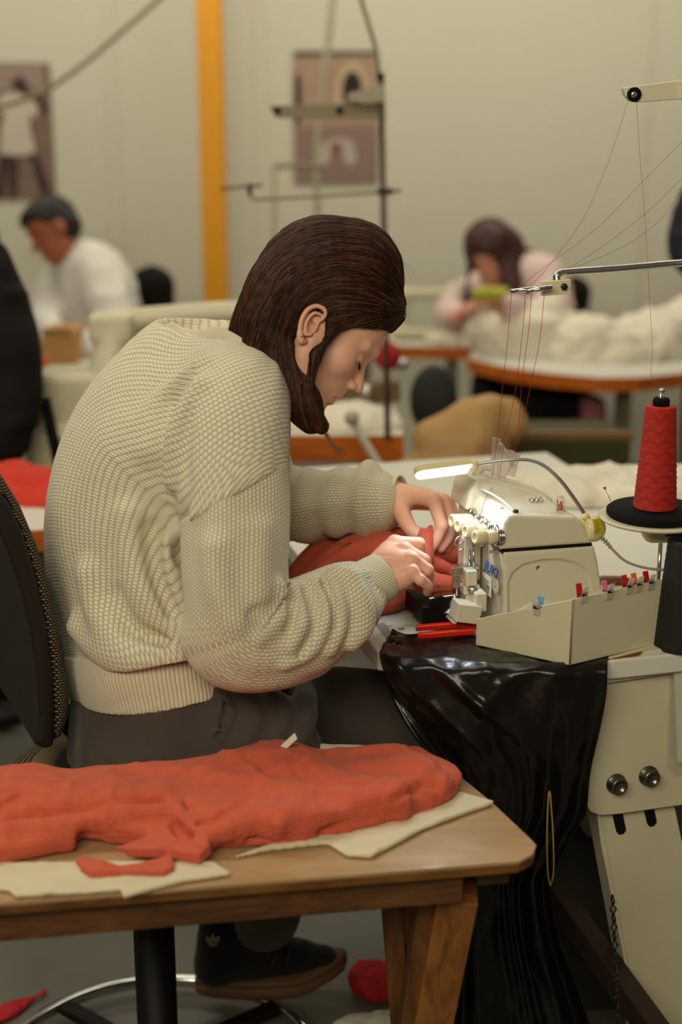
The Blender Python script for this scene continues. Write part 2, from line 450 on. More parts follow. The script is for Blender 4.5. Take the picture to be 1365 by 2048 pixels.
# yellow steel column in front of the wall
a, b = W(412, 0, 5.9), W(430, 650, 5.9)
o = MB().box((a[0]+.015, a[1], 1.55), (.105, .12, 3.1)).build('steel_column', M['yellow'], bev=.008)
tag(o, 'tall yellow painted steel column standing against the cream wall', 'column')
# ================================================================== the seamstress
M['skin'] = mat('light_skin', '#e6b398', .5, sss=.12, var=.05, vscale=40, bump=.00015, bscale=600, color2='#dfa58a')
M['lip'] = mat('lip_pink', '#b5635a', .45)
M['lash'] = mat('dark_lash', '#1c120c', .7)
M['hair'] = mat('brown_hair_mass', '#2a170d', .55)
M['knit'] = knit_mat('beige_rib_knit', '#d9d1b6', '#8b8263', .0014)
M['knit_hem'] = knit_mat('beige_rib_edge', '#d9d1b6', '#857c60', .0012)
yaw = math.radians(5)
_F0 = .764*R3-.648*U3; _U0 = .648*R3+.764*U3
HF = math.cos(yaw)*_F0-math.sin(yaw)*K3; HU = _U0; HS = np.cross(HF, HU)  # face direction, crown direction, her right
HO = W(635, 655, 2.20)
HB = np.array([HF, HS, HU])
def hl(f, s, u): return HO+f*HF+s*HS+u*HU

# ---- head and neck, hands: the body
def head_mesh():
    P = []
    H = lambda c, r, k=.012, m='u', B=None: P.append((ell(hl(*c), r, HB if B is None else B@HB), k, m))
    C = lambda pts, k=.01, m='u': P.append((chain([[*hl(*p[:3]), p[3]] for p in pts], 4), k, m))
    H((-.008, 0, .040), (.093, .074, .086), 0)
    H((.042, 0, .045), (.050, .058, .052), .02)
    H((.045, 0, -.012), (.043, .056, .062), .025)
    H((.050, 0, -.060), (.034, .038, .034), .02)
    for s in (1, -1):
        C([(.005, .054*s, -.020, .018), (.015, .052*s, -.050, .017), (.045, .036*s, -.080, .015), (.070, .016*s, -.092, .014)], .022)
        H((.058, .040*s, -.018), (.020, .020, .022), .02)
    H((.0735, 0, -.088), (.0165, .018, .016), .014)
    H((.064, 0, -.045), (.030, .030, .032), .02)
    C([(.088, -.020, .026, .0065), (.0925, 0, .028, .006), (.088, .020, .026, .0065)], .016)
    C([(.088, .02, .026, .006), (.076, .042, .024, .006)], .012); C([(.088, -.02, .026, .006), (.076, -.042, .024, .006)], .012)
    for s in (1, -1): H((.094, .030*s, .003), (.014, .015, .011), .014, 's')
    for s in (1, -1):
        H((.0735, .030*s, .002), (.0135, .0155, .0125), .003)
    C([(.083, 0, .018, .0065), (.0905, 0, .002, .006), (.0985, 0, -.014, .0072), (.1055, 0, -.026, .0085)], .009)
    H((.1065, 0, -.030), (.0095, .0095, .0085), .004)
    for s in (1, -1): H((.0955, .0115*s, -.034), (.0105, .0062, .0075), .005)
    for s in (1, -1): H((.100, .0058*s, -.0425), (.006, .003, .005), .003, 's')
    C([(.090, 0, -.044, .0065), (.091, 0, -.053, .006)], .008)
    C([(.083, .020, -.0625, .004), (.0925, .006, -.0585, .0055), (.0935, 0, -.059, .0055), (.0925, -.006, -.0585, .0055), (.083, -.020, -.0625, .004)], .005)
    C([(.081, .018, -.0690, .004), (.0885, .006, -.0725, .0062), (.0890, 0, -.073, .0063), (.0885, -.006, -.0725, .0062), (.081, -.018, -.0690, .004)], .005)
    C([(.080, .023, -.0655, .0018), (.0945, .007, -.0655, .0012), (.0955, 0, -.0652, .0012), (.0945, -.007, -.0655, .0012), (.080, -.023, -.0655, .0018)], .003, 's')
    C([(.090, .0, -.082, .004), (.087, .012, -.082, .003)], .006, 's')
    # neck down into the collar
    nb = np.linalg.inv(np.eye(3))
    P.append((chain([[*hl(-.020, 0, -.010), .056], [*W(545, 700, 2.235), .053], [*W(490, 745, 2.27), .056], [*W(440, 800, 2.29), .075]], 5), .02, 'u'))
    # ear, seen from the side
    E = 2.128
    P.append((chain(rp([(622, 640, E+.012, .012), (612, 668, E+.014, .009)]), 3, False), .008, 'u'))
    P.append((chain(rp([(636, 646, E, .0026), (650, 633, E-.006, .0030), (650, 620, E-.010, .0034), (636, 612, E-.012, .0036), (619, 617, E-.014, .0038),
                        (607, 632, E-.014, .0038), (601, 651, E-.012, .0036), (600, 668, E-.009, .0038)]), 5), .003, 'u'))
    P.append((chain(rp([(601, 668, E-.008, .0045), (602, 680, E-.005, .0060), (608, 683, E-.002, .0050)]), 4), .005, 'u'))
    P.append((chain(rp([(644, 630, E-.002, .0024), (630, 626, E-.007, .0028), (618, 636, E-.008, .0030), (612, 652, E-.008, .0030), (613, 668, E-.005, .0034), (622, 668, E-.003, .0032)]), 5), .003, 'u'))
    P.append((chain(rp([(630, 660, E-.002, .0036), (633, 652, E-.002, .0034)]), 3, False), .004, 'u'))
    P.append((ell(W(623, 652, E-.002), (.0055, .010, .008)), .004, 's'))
    return fmesh(P, .0019)

def hand_right():
    P = []
    A = lambda rows, k, sm=True: P.append((chain(rp(rows), 4, sm), k))
    # forearm and wrist
    A([(640, 1225, 2.12, .032), (705, 1185, 2.14, .027), (752, 1152, 2.15, .0245)], 0)
    mc = [(790, 1084, 2.190, .0100), (809, 1098, 2.165, .0105), (824, 1118, 2.145, .0100), (824, 1143, 2.132, .0095)]
    for i, m in enumerate(mc):
        w = (752+i*2, 1128+i*17, 2.165-.008*i, .0150)
        A([w, ((w[0]+m[0])/2, (w[1]+m[1])/2-2, (w[2]+m[2])/2, .0138), m], .016)
    P.append((ell(W(785, 1128, 2.155), (.030, .016, .020)), .015))
    A([(745, 1165, 2.15, .020), (785, 1165, 2.145, .016), (812, 1160, 2.14, .012)], .014)
    fg = [[mc[0], (838, 1087, 2.195, .0098), (842, 1104, 2.215, .0085), (836, 1112, 2.232, .0072)],
          [mc[1], (848, 1120, 2.165, .0098), (852, 1134, 2.185, .0086), (842, 1142, 2.205, .0072)],
          [mc[2], (856, 1140, 2.145, .0094), (858, 1156, 2.165, .0082), (848, 1164, 2.185, .0070)],
          [mc[3], (842, 1160, 2.125, .0088), (856, 1172, 2.135, .0078), (855, 1184, 2.150, .0066)]]
    for f in fg:
        P.append((chain(rp(f[:2]), 3, False), .006))
        P.append((chain(rp(f[1:]), 4), .002))
    for (x, y, d, r) in mc: P.append((ell(W(x, y, d-.004), (.010, .008, .0085)), .006))
    # thumb below the palm, closing on the cloth
    A([(765, 1140, 2.175, .014), (800, 1140, 2.205, .0125), (826, 1128, 2.225, .0105), (842, 1118, 2.238, .0085)], .008)
    return fmesh(P, .0016)

def hand_left():
    P = []
    A = lambda rows, k, sm=True: P.append((chain(rp(rows), 4, sm), k))
    A([(700, 1003, 2.42, .032), (760, 1000, 2.40, .027), (794, 1000, 2.385, .025)], 0)
    mc = [(868, 1001, 2.335, .0118), (886, 1001, 2.365, .0115), (897, 1006, 2.395, .0105), (900, 1013, 2.42, .0095)]
    for i, m in enumerate(mc):
        w = (798, 988+i*3, 2.365+.012*i, .0165)
        A([w, ((w[0]+m[0])/2, (w[1]+m[1])/2-2, (w[2]+m[2])/2, .0150), m], .014)
    P.append((ell(W(832, 995, 2.38), (.032, .022, .013)), .015))
    fg = [[mc[0], (884, 1052, 2.315, .0100), (873, 1081, 2.315, .0088), (858, 1104, 2.318, .0074)],
          [mc[1], (905, 1042, 2.345, .0098), (898, 1074, 2.340, .0086), (882, 1098, 2.335, .0072)],
          [mc[2], (918, 1048, 2.38, .0092), (908, 1078, 2.37, .0082), (892, 1102, 2.36, .0070)],
          [mc[3], (922, 1050, 2.41, .0085), (912, 1078, 2.40, .0075), (900, 1098, 2.39, .0062)]]
    for f in fg:
        P.append((chain(rp(f[:2]), 3, False), .006)); P.append((chain(rp(f[1:]), 4), .002))
        x, y, d, r = f[1]; P.append((ell(W(x, y, d), (r*1.08,)*3), .004))
    # thumb from the side of the palm near the wrist
    A([(800, 1008, 2.355, .0165), (808, 1034, 2.335, .0140), (822, 1058, 2.322, .0118), (834, 1068, 2.318, .0105), (848, 1080, 2.318, .0085)], .012)
    return fmesh(P, .0016)

def merge(ms):
    v = []; f = []; n = 0
    for a, b in ms: v.append(a); f.append(b+n); n += len(a)
    return np.concatenate(v), np.concatenate(f)
S_ = V(.4226, -.9063, 0); F_ = V(.9063, .4226, 0)
def hid_body():   # what is under the clothes, coarse: trunk, arms, legs
    P = [(torso([[*W(305, 1420, 2.30), .10, .15], [*W(295, 1200, 2.31), .10, .13], [*W(330, 980, 2.31), .115, .15], [*W(410, 800, 2.29), .10, .14]], S_), .03),
         (chain(rp([(460, 800, 2.17, .05), (472, 1050, 2.08, .04), (485, 1270, 2.08, .036), (640, 1225, 2.12, .030)]), 5), .03),
         (chain(rp([(470, 790, 2.40, .05), (520, 1000, 2.50, .04), (600, 1010, 2.44, .036), (700, 1003, 2.42, .031)]), 5), .03),
         (chain(rp([(360, 1450, 2.24, .07), (540, 1640, 2.22, .05), (530, 1850, 2.56, .036)]), 5), .03),
         (chain(rp([(360, 1440, 2.40, .07), (820, 1460, 2.40, .05), (880, 1500, 2.42, .045), (935, 1840, 2.60, .036)]), 5), .03)]
    return fmesh(P, .008)
bv, bf = merge([head_mesh(), hand_right(), hand_left(), hid_body()])
woman = mk('person', bv, bf, M['skin'], origin=W(540, 1850, 2.56)*V(1, 1, 0))
tag(woman, 'woman with brown bob in beige rib knit sweater bending over the overlock machine', 'person')

# ---- lips, brow, lashes
def ribbon(P, w, nrm, mb): pass
def face_bits():
    m = MB(); mB = MB()
    for k in range(90):          # eyebrow: short hairs, near side and far side
        t = RNG.random(); s = 1 if k % 3 else -1
        p = np.array([.0935-.020*t*t-.002*t, s*(.011+.034*t), .0265+.008*math.sin(t*2.6)+RNG.normal()*.0013])
        q = p+np.array([-.004, s*.006, .0015+RNG.normal()*.0008])
        a, b = hl(*p), hl(*q); (m if s > 0 else mB).tube([a, (a+b)/2+HF*.0007, b], [.00045, .00045, .0002], 4)
    m.build('eyebrow', M['lash'], woman); mB.build('eyebrow', M['lash'], woman)
    for s in (1, -1):
        m = MB()
        for k in range(26):
            t = k/25; a0 = -.9+1.8*t
            p = np.array([.0735+.0130*math.cos(a0*.8), s*(.030+.0150*math.sin(a0*.95)), -.0015-.0015*math.cos(a0)])
            q = p+np.array([.0055, s*.003*math.sin(a0), -.0065])
            a, b = hl(*p), hl(*q); m.tube([a, (a+b)/2+HF*.0012, b], [.00030, .00026, .0001], 4)
        m.tube([hl(.0735+.0132*math.cos(a*.8), s*(.030+.0152*math.sin(a*.95)), -.0012-.0015*math.cos(a)) for a in np.linspace(-1, 1, 12)], .0006, 5)
        m.build('eyelashes', M['lash'], woman)
    m = MB()
    for (x, y, r, dd) in ((603.5, 656, .0011, .0165), (604, 671, .0021, .013), (607, 679, .0017, .0085), (605, 684, .0012, .009)):
        m.ball(W(x, y, 2.128-dd), r, 8)
    m.build('ear_stud', M['chrome'], woman)
face_bits()

# ---- hair: a mass with strands combed over it
hair_core = []
def HE(c, r, k=.02, m='u', B=None): hair_core.append((ell(c, r, B), k, m))
hp0 = hl(.036, 0, .034); hpn = .605*HF-.796*HU
def HC(prim, k): hair_core.append((clipped(prim, pl(hp0, hpn)), k, 'u'))
HC(ell(hl(-.006, 0, .050), (.101, .084, .094), HB), 0)
hair_core.append((chain(rp([(700, 545, 2.20, .080), (635, 545, 2.20, .082), (585, 585, 2.20, .066)]), 5), .03, 'u'))
for s, dd in ((1, -.035), (-1, .035)):
    hair_core.append((chain(rp([(585, 590, 2.20+dd, .052), (542, 660, 2.20+dd, .043), (560, 740, 2.205+dd*1.2, .034), (600, 800, 2.205+dd*1.3, .030), (622, 838, 2.20+dd*1.4, .019)]), 6), .03, 'u'))
hair_core.append((chain(rp([(570, 600, 2.20, .055), (510, 660, 2.22, .036), (490, 690, 2.22, .022)]), 5), .03, 'u'))
# fringe side panels sweeping from the forehead back over the temple
for s, dd in ((1, -.050), (-1, .050)):
    HC(chain(rp([(783, 620, 2.20+dd*.35, .021), (740, 618, 2.20+dd, .021), (690, 620, 2.20+dd*1.2, .020)]), 5), .02)
# lock in front of the ear
hair_core.append((chain(rp([(690, 632, 2.135, .013), (655, 664, 2.124, .0115), (629, 712, 2.120, .0088), (618, 765, 2.120, .0085), (624, 815, 2.122, .0100), (642, 850, 2.13, .0092)]), 6), .012, 'u'))
# cut the ear and the face free
hair_core.append((ell(W(626, 655, 2.115), (.023, .060, .028)), .008, 's'))
hair_core.append((chain(rp([(622, 672, 2.120, .015), (611, 705, 2.120, .010), (617, 760, 2.115, .006)]), 4), .006, 's'))
HM = fmesh(hair_core, .0032)
# the face stays clear: drop hair where it would cover it
hv, hf = HM
HN = vnormals(hv, hf)
hv = hv+HN*(fbm(hv*V(160, 60, 60), 2)*.0012)[:, None]
hair = mk('hair', hv, hf, M['hair'], woman)

def hair_strands():
    from mathutils.kdtree import KDTree
    kd = KDTree(len(hv))
    for i, p in enumerate(hv): kd.insert(p, i)
    kd.balance()
    # comb directions in the sagittal plane (picture coordinates), any depth
    smp = [(800, 600, -1, -.25), (805, 640, -1, .10), (770, 650, -1, -.05), (740, 560, -1, -.28), (780, 520, -.9, -.45), (700, 620, -1, -.12), (700, 560, -1, .0),
           (720, 455, -1, -.05), (660, 440, -1, .15), (690, 500, -1, .05), (620, 455, -1, .45), (640, 520, -1, .42), (650, 590, -1, .35), (580, 480, -.75, .75), (590, 560, -.7, .8),
           (530, 540, -.45, 1), (560, 620, -.35, 1), (500, 600, -.45, 1), (480, 650, -.45, 1), (530, 660, -.25, 1), (600, 610, -.6, .8), (570, 700, .05, 1), (590, 780, .25, 1), (620, 830, .45, 1), (650, 850, .6, 1),
           (640, 800, .22, 1), (632, 740, -.05, 1), (645, 700, -.3, 1), (675, 660, -.65, .75), (700, 645, -.9, .45), (520, 720, .2, 1)]
    q = np.array([W(a, b, 2.2) for a, b, _, _ in smp])[:, [0, 2]]
    dv = np.array([unit((c, -d)) for _, _, c, d in smp])
    # root points: area-even samples
    idx = RNG.choice(len(hf), 12500); f = hf[idx]; w = RNG.random((len(idx), 2))
    P = (hv[f[:, 0]]*(1-w[:, :1])+hv[f[:, 1]]*w[:, :1])*(1-w[:, 1:])+(hv[f[:, 3]]*(1-w[:, :1])+hv[f[:, 2]]*w[:, :1])*w[:, 1:]
    n = 15; step = .0055; L = [P.copy()]
    off = RNG.random(len(P))*.0022+.0003
    jit = RNG.normal(size=(len(P), 2))*.06
    cur = P.copy()
    for k in range(n):
        xz = cur[:, [0, 2]]; w8 = np.exp(-((xz[:, None]-q[None])**2).sum(-1)/(2*.022**2))+1e-9
        d2 = (w8[..., None]*dv[None]).sum(1); d2 = d2/(np.linalg.norm(d2, axis=1)[:, None]+1e-9)+jit
        d = np.stack([d2[:, 0], np.zeros(len(P)), d2[:, 1]], 1)
        res = np.empty((len(cur), 3)); nn = np.empty((len(cur), 3))
        for i in range(len(cur)):
            co, ix, ds = kd.find(cur[i]); res[i] = co; nn[i] = HN[ix]
        d = d-nn*(d*nn).sum(1)[:, None]; d /= np.linalg.norm(d, axis=1)[:, None]+1e-9
        # stay near the surface, loosely
        h = ((cur-res)*nn).sum(1); cur = cur-nn*((h-off)*.6)[:, None]+d*step
        L.append(cur.copy())
    L = np.stack(L, 1)[:, 1:]           # (N,n,3)
    hc = bpy.data.hair_curves.new('hair_strands'); Nn = len(L)
    hc.add_curves([n]*Nn)
    base = np.array(woman.location)
    hc.attributes['position'].data.foreach_set('vector', (L-base).astype(np.float32).ravel())
    rad = hc.attributes.get('radius') or hc.attributes.new('radius', 'FLOAT', 'POINT')
    t = np.linspace(0, 1, n); rr = np.tile((.00042*(1-.75*np.abs(t-.4)**1.5)), Nn).astype(np.float32)
    rad.data.foreach_set('value', rr)
    m = bpy.data.materials.new('brown_hair'); m.use_nodes = True; nt = m.node_tree; b = nt.nodes['Principled BSDF']
    hi = N(nt, 'ShaderNodeHairInfo'); rp_ = N(nt, 'ShaderNodeValToRGB')
    e = rp_.color_ramp.elements; e[0].color = (*lin('#200f06'), 1); e[1].color = (*lin('#704424'), 1); e[1].position = 1
    x = e.new(.7); x.color = (*lin('#361b0d'), 1)
    nt.links.new(hi.outputs['Random'], rp_.inputs[0]); nt.links.new(rp_.outputs[0], b.inputs['Base Color'])
    b.inputs['Roughness'].default_value = .48; b.inputs['Specular IOR Level'].default_value = .28
    hc.materials.append(m)
    o = bpy.data.objects.new('hair_strands', hc); COL.objects.link(o); o.parent = hair
hair_strands()
# a wisp hanging from the tips
M['wisp'] = mat('light_brown_hair', '#6f4a2c', .5)
m = MB()
for k in range(46):
    j = RNG.normal(size=8); q = RNG.random()*.35
    m.tube(cr([W(634+j[0]*5, 838, 2.135), W(652+j[1]*2.5, 868+j[2]*2, 2.13), W(664+j[3]*2.5+2, 888+j[2]*2, 2.13), W(684+j[4]*6-q*20, 908+j[5]*4-q*14, 2.13)], 4), [.00036]*9+[.00022]*4, 4)
m.build('hair_wisp', M['wisp'], hair)
m = MB()
for k in range(14):              # flyaways
    a = RNG.random(); x = 690+110*a; y = 440+100*a*a
    m.tube(cr([W(x, y+6, 2.2), W(x+8+RNG.random()*14, y-8, 2.2+RNG.normal()*.02), W(x+20+RNG.random()*22, y+6+RNG.random()*22, 2.2)], 4), .00014, 3)
m.build('flyaway_hair', M['hair'], hair)

# ---- knitted sweater
def axis_coords(v, axis, S):
    p = cr(np.asarray(axis, float)[:, :3], 12); seg = np.linalg.norm(np.diff(p, axis=0), axis=1); cum = np.append(0, np.cumsum(seg))
    best = np.full(len(v), 1e9); sl = np.zeros(len(v)); th = np.zeros(len(v))
    nrm = unit(S)
    for i in range(len(p)-1):
        ab = p[i+1]-p[i]; T = unit(ab); nrm = unit(nrm-T*np.dot(nrm, T)); bn = np.cross(T, nrm)
        t = np.clip(((v-p[i])@ab)/(ab@ab), 0 if i else -5, 1 if i < len(p)-2 else 5)
        qv = v-(p[i]+t[:, None]*ab); d = np.linalg.norm(qv, axis=1); ok = d < best
        best = np.where(ok, d, best); sl = np.where(ok, cum[i]+t*seg[i], sl); th = np.where(ok, np.arctan2(qv@bn, qv@nrm), th)
    return sl, th, best
sp_ax = [W(322, 1400, 2.30), W(308, 1310, 2.30), W(298, 1200, 2.305), W(300, 1080, 2.31), W(322, 975, 2.31), W(354, 903, 2.30), W(392, 858, 2.275), W(420, 828, 2.255)]
ab_ = [(.122, .180), (.132, .190), (.140, .190), (.160, .192), (.170, .195), (.160, .195), (.112, .142), (.060, .09)]
near_arm = rp([(440, 745, 2.235, .055), (474, 792, 2.150, .078), (468, 850, 2.110, .084), (466, 930, 2.085, .082), (472, 1050, 2.065, .0795), (470, 1160, 2.055, .0765), (480, 1262, 2.055, .0745),
               (540, 1268, 2.070, .0735), (603, 1252, 2.09, .0710), (655, 1228, 2.110, .0665), (690, 1208, 2.122, .0600), (716, 1188, 2.132, .0440)])
far_arm = rp([(450, 838, 2.35, .062), (490, 905, 2.43, .070), (525, 985, 2.49, .068), (600, 1012, 2.44, .0655), (660, 1006, 2.42, .0620), (715, 1002, 2.405, .0580), (750, 1000, 2.398, .0550), (772, 1000, 2.392, .0420)])
seam_p = W(452, 1003, 2.05); seam_n = unit(.50*R3-.86*U3)
base_n = unit(sp_ax[1]-sp_ax[0]); base_p = W(318, 1308, 2.30)
h3 = [W(345, 1416, 2.125), W(158, 1380, 2.36), W(488, 1362, 2.22)]; hem_n = unit(np.cross(h3[1]-h3[0], h3[2]-h3[0])); hem_n = hem_n*np.sign(hem_n[2])
def comb(v, f, g, u0, cut, iters=500):
    """scalar field over the mesh whose gradient follows g as evenly as it can"""
    f = np.asarray(f); E_ = np.concatenate([f[:, [0, 1]], f[:, [1, 2]], f[:, [2, 3]], f[:, [3, 0]]]); E_.sort(1); E_ = np.unique(E_, axis=0)
    i, j = E_[:, 0], E_[:, 1]; w = np.where(np.abs(cut[i]-cut[j]) > 3, 0., 1.)
    t = w*(((g[i]+g[j])*.5)*(v[j]-v[i])).sum(1); n = len(v)
    def At(x): return np.bincount(j, x, n)-np.bincount(i, x, n)
    u = u0.copy(); r = At(t-w*(u[j]-u[i])); p = r.copy(); rs = r@r
    for _ in range(iters):
        q = At(w*(p[j]-p[i])); al = rs/(p@q+1e-20); u += al*p; r -= al*q; r2 = r@r
        if r2 < 1e-12: break
        p = r+(r2/rs)*p; rs = r2
    return u
def sweater_body():
    F = Field(W(20, 1480, 2.30)-V(0, .30, .03), W(620, 600, 2.30)+V(.03, .32, .02), .0034)
    F.u(torso([[*c, *r] for c, r in zip(sp_ax, ab_)], S_, 6), 0)
    F.u(clipped(chain(near_arm[:6], 6), pl(seam_p, seam_n)), .045)
    F.u(chain(far_arm[:3], 6), .05)
    F.u(chain(rp([(505, 800, 2.25, .055), (528, 900, 2.22, .040), (522, 1050, 2.21, .045), (500, 1150, 2.2, .05)]), 6), .04)
    v0, _ = F.mesh()
    for rows, k, md in (([(176, 1150, .006, .014), (190, 1220, .006, .016), (235, 1282, .004, .018), (310, 1318, .004, .018), (400, 1300, .006, .016)], .03, 'u'),
                        ([(150, 1255, .006, .014), (200, 1300, .004, .018), (260, 1322, .002, .020), (340, 1326, .002, .020), (420, 1312, .004, .018), (470, 1285, .006, .014)], .03, 'u'),
                        ([(262, 1030, .008, .012), (270, 1120, .007, .013), (300, 1200, .006, .014), (350, 1265, .006, .014)], .03, 'u'),
                        ([(330, 1090, .008, .012), (345, 1170, .006, .013), (372, 1235, .006, .013)], .025, 'u'),
                        ([(230, 1190, -.001, .006), (262, 1255, -.001, .007), (330, 1285, -.001, .006)], .022, 's'),
                        ([(304, 1060, -.001, .005), (314, 1150, -.001, .007), (345, 1225, -.001, .006)], .022, 's'),
                        ([(392, 760, .002, .004), (372, 830, .001, .007), (364, 920, .001, .009), (366, 1010, .002, .010), (370, 1110, .004, .012)], .02, 's'),
                        ([(300, 900, .008, .012), (330, 800, .008, .012), (400, 730, .008, .010)], .03, 'u'),
                        ([(345, 960, .007, .010), (352, 860, .007, .011), (400, 770, .007, .010)], .025, 'u')):
        F.op(chain(surf_rows(v0, rows), 6), k, md)
    F.i(pl(base_p, -base_n))
    # the neck opening
    F.s_(chain([[*W(425, 690, 2.30), .052], [*W(400, 610, 2.32), .075]], 3, False), .008)
    v, f = F.mesh()
    s, th, d = axis_coords(v, sp_ax, S_)
    # the arm part turns its ribs over the shoulder
    nv = vnormals(v, f)
    fold = fbm(np.stack([th*2.2, s*7, s*0], 1), 2, 3)*.0035
    v = v+nv*fold[:, None]
    sa, ta, da = axis_coords(v, near_arm, S_)
    w = np.clip((.180-da)/.10, 0, 1)*np.clip((sa-.03)/.08, 0, 1); w = w*w*(3-2*w)
    sf, tf, df = axis_coords(v, far_arm, S_); w2 = np.clip((.150-df)/.06, 0, 1)*np.clip((sf-.03)/.08, 0, 1)
    phi = (th+PI/2+PI) % (2*PI)-PI
    ax_p = cr(np.array(sp_ax), 8); T_ = np.gradient(ax_p, axis=0); k = np.argmin(((v[:, None, :]-ax_p[None])**2).sum(-1), 1)
    Tv = T_[k]/np.linalg.norm(T_[k], axis=1)[:, None]; r_ = v-ax_p[k]; g1 = np.cross(Tv, r_); g1 /= np.linalg.norm(g1, axis=1)[:, None]+1e-9
    if (g1*S_).sum(1)[(phi > -.5) & (phi < .5)].mean() < 0: g1 = -g1
    ga = unit(.55*R3-.83*U3)
    g = g1*(1-w)[:, None]+ga*w[:, None]; g = g*(1-w2)[:, None]-ga*V(-1, 1, 1)*0*w2[:, None]+(-ga)*w2[:, None]
    nv = vnormals(v, f); g = g-nv*(g*nv).sum(1)[:, None]; g /= np.linalg.norm(g, axis=1)[:, None]+1e-9
    h = np.cross(nv, g)
    uu = comb(v, f, g, phi*.17, phi); vv = comb(v, f, h, s*np.sign((h*Tv).sum(1).mean()), phi)
    return v, f, np.stack([uu/.0072, vv/.0044, np.ones(len(v))], 1)
v, f, kn = sweater_body()
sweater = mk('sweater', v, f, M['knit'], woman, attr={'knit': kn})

def tube_field(rows, res, cut=None, S=S_, n1=82, n2=.0056, extra=(), fold=None, z=1.0, hollow=None, feat=()):
    p = cr(np.asarray(rows), 6); lo, hi = _bb(p[:, :3], p[:, 3]); F = Field(lo-.01, hi+.01, res)
    F.u(chain(rows, 6), 0)
    for e in extra: F.op(*e)
    if feat:
        v0, _ = F.mesh()
        for rows_, k, md in feat: F.op(chain(surf_rows(v0, rows_), 6), k, md)
    for c in (cut or []): F.i(c)
    if hollow: F.s_(hollow, .001)
    v, f = F.mesh(); s, th, d = axis_coords(v, rows, S)
    if fold is not None: v = v+vnormals(v, f)*fold(s, th, v)[:, None]
    return v, f, np.stack([th/(2*PI)*n1, s/n2, np.full(len(v), z)], 1)
def fold_near(s, th, v):
    e = np.clip((s-.50)/.10, 0, 1)                     # past the elbow
    r = fbm(np.stack([th*1.6, s*9, s*0+3], 1), 2, 5)*.0035
    r += e*np.sin(s*2*PI/.042+1.1*np.sin(th+1)+2*fbm(np.stack([th, s*6, s*0], 1), 1, 8))*.0042*np.clip((.80-s)/.1, 0, 1)
    return r
ex = [(chain(rp([(400, 1290, 2.06, .02), (450, 1325, 2.06, .028), (540, 1335, 2.07, .024), (620, 1312, 2.08, .02)]), 5), .05, 'u')]
ft = [([(545, 1178, .000, .006), (530, 1198, -.001, .009), (505, 1225, -.001, .007), (478, 1245, -.001, .004)], .016, 's'),
      ([(560, 1172, .004, .010), (566, 1205, .004, .012), (552, 1245, .004, .012), (520, 1275, .005, .010)], .014, 'u'),
      ([(590, 1172, .004, .008), (606, 1215, .003, .009), (602, 1255, .003, .009), (580, 1295, .004, .008)], .012, 'u'),
      ([(632, 1164, .004, .008), (652, 1210, .003, .009), (648, 1255, .003, .009), (620, 1300, .004, .008), (570, 1330, .005, .007)], .012, 'u'),
      ([(662, 1160, .004, .008), (682, 1205, .003, .009), (684, 1250, .003, .009), (660, 1298, .004, .008)], .012, 'u'),
      ([(576, 1175, .001, .004), (586, 1215, .000, .005), (580, 1262, .001, .004)], .010, 's'),
      ([(614, 1172, .001, .004), (630, 1215, .000, .005), (626, 1262, .001, .004), (600, 1310, .001, .003)], .010, 's'),
      ([(650, 1166, .001, .004), (667, 1210, .000, .005), (667, 1255, .001, .004)], .010, 's'),
      ([(676, 1150, .006, .014), (704, 1166, .005, .018), (722, 1205, .003, .020), (722, 1248, .004, .019), (704, 1284, .006, .015)], .010, 'u'),
      ([(430, 1100, .006, .012), (440, 1180, .006, .014), (470, 1240, .006, .012)], .03, 'u'),
      ([(520, 1060, .008, .010), (516, 1130, .007, .011), (520, 1190, .006, .010)], .03, 'u')]
v, f, kn = tube_field(near_arm[4-1:], .0030, [pl(seam_p-seam_n*.008, -seam_n)], extra=ex, fold=fold_near, feat=ft)
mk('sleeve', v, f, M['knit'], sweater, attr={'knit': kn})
def fold_far(s, th, v):
    return fbm(np.stack([th*1.6, s*9, s*0+3], 1), 2, 15)*.004+np.sin(s*2*PI/.05+.8*np.sin(th))*.0035
v, f, kn = tube_field(far_arm[1:], .0034, extra=[(chain(rp([(735, 950, 2.39, .022), (745, 1000, 2.36, .036), (748, 1050, 2.38, .022)]), 5), .02, 'u')], fold=fold_far)
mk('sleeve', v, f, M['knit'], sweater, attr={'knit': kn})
# cuffs: hollow ribbed tubes
def cuff(rows, n, inner):
    a = np.array(rows[0]); b = np.array(rows[-1]); ax = unit(b[:3]-a[:3])
    inn = chain([[*(np.array(r)[:3]+(ax*.004 if i == 0 else ax*.02 if i == len(rows)-1 else 0)), r[3]-.0035] for i, r in enumerate(rows)], 5)
    v, f, kn = tube_field(rows, .0016, [pl(b[:3]-ax*inner, ax)], n1=n, z=0, hollow=inn)
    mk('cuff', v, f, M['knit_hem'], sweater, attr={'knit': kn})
cuff(rp([(704, 1188, 2.125, .030), (724, 1176, 2.135, .0370), (748, 1163, 2.145, .0385), (775, 1147, 2.152, .036), (800, 1130, 2.16, .036)]), 62, .030)
cuff(rp([(760, 1002, 2.395, .036), (782, 1000, 2.39, .0395), (805, 997, 2.382, .0400), (835, 994, 2.37, .040)]), 60, .026)
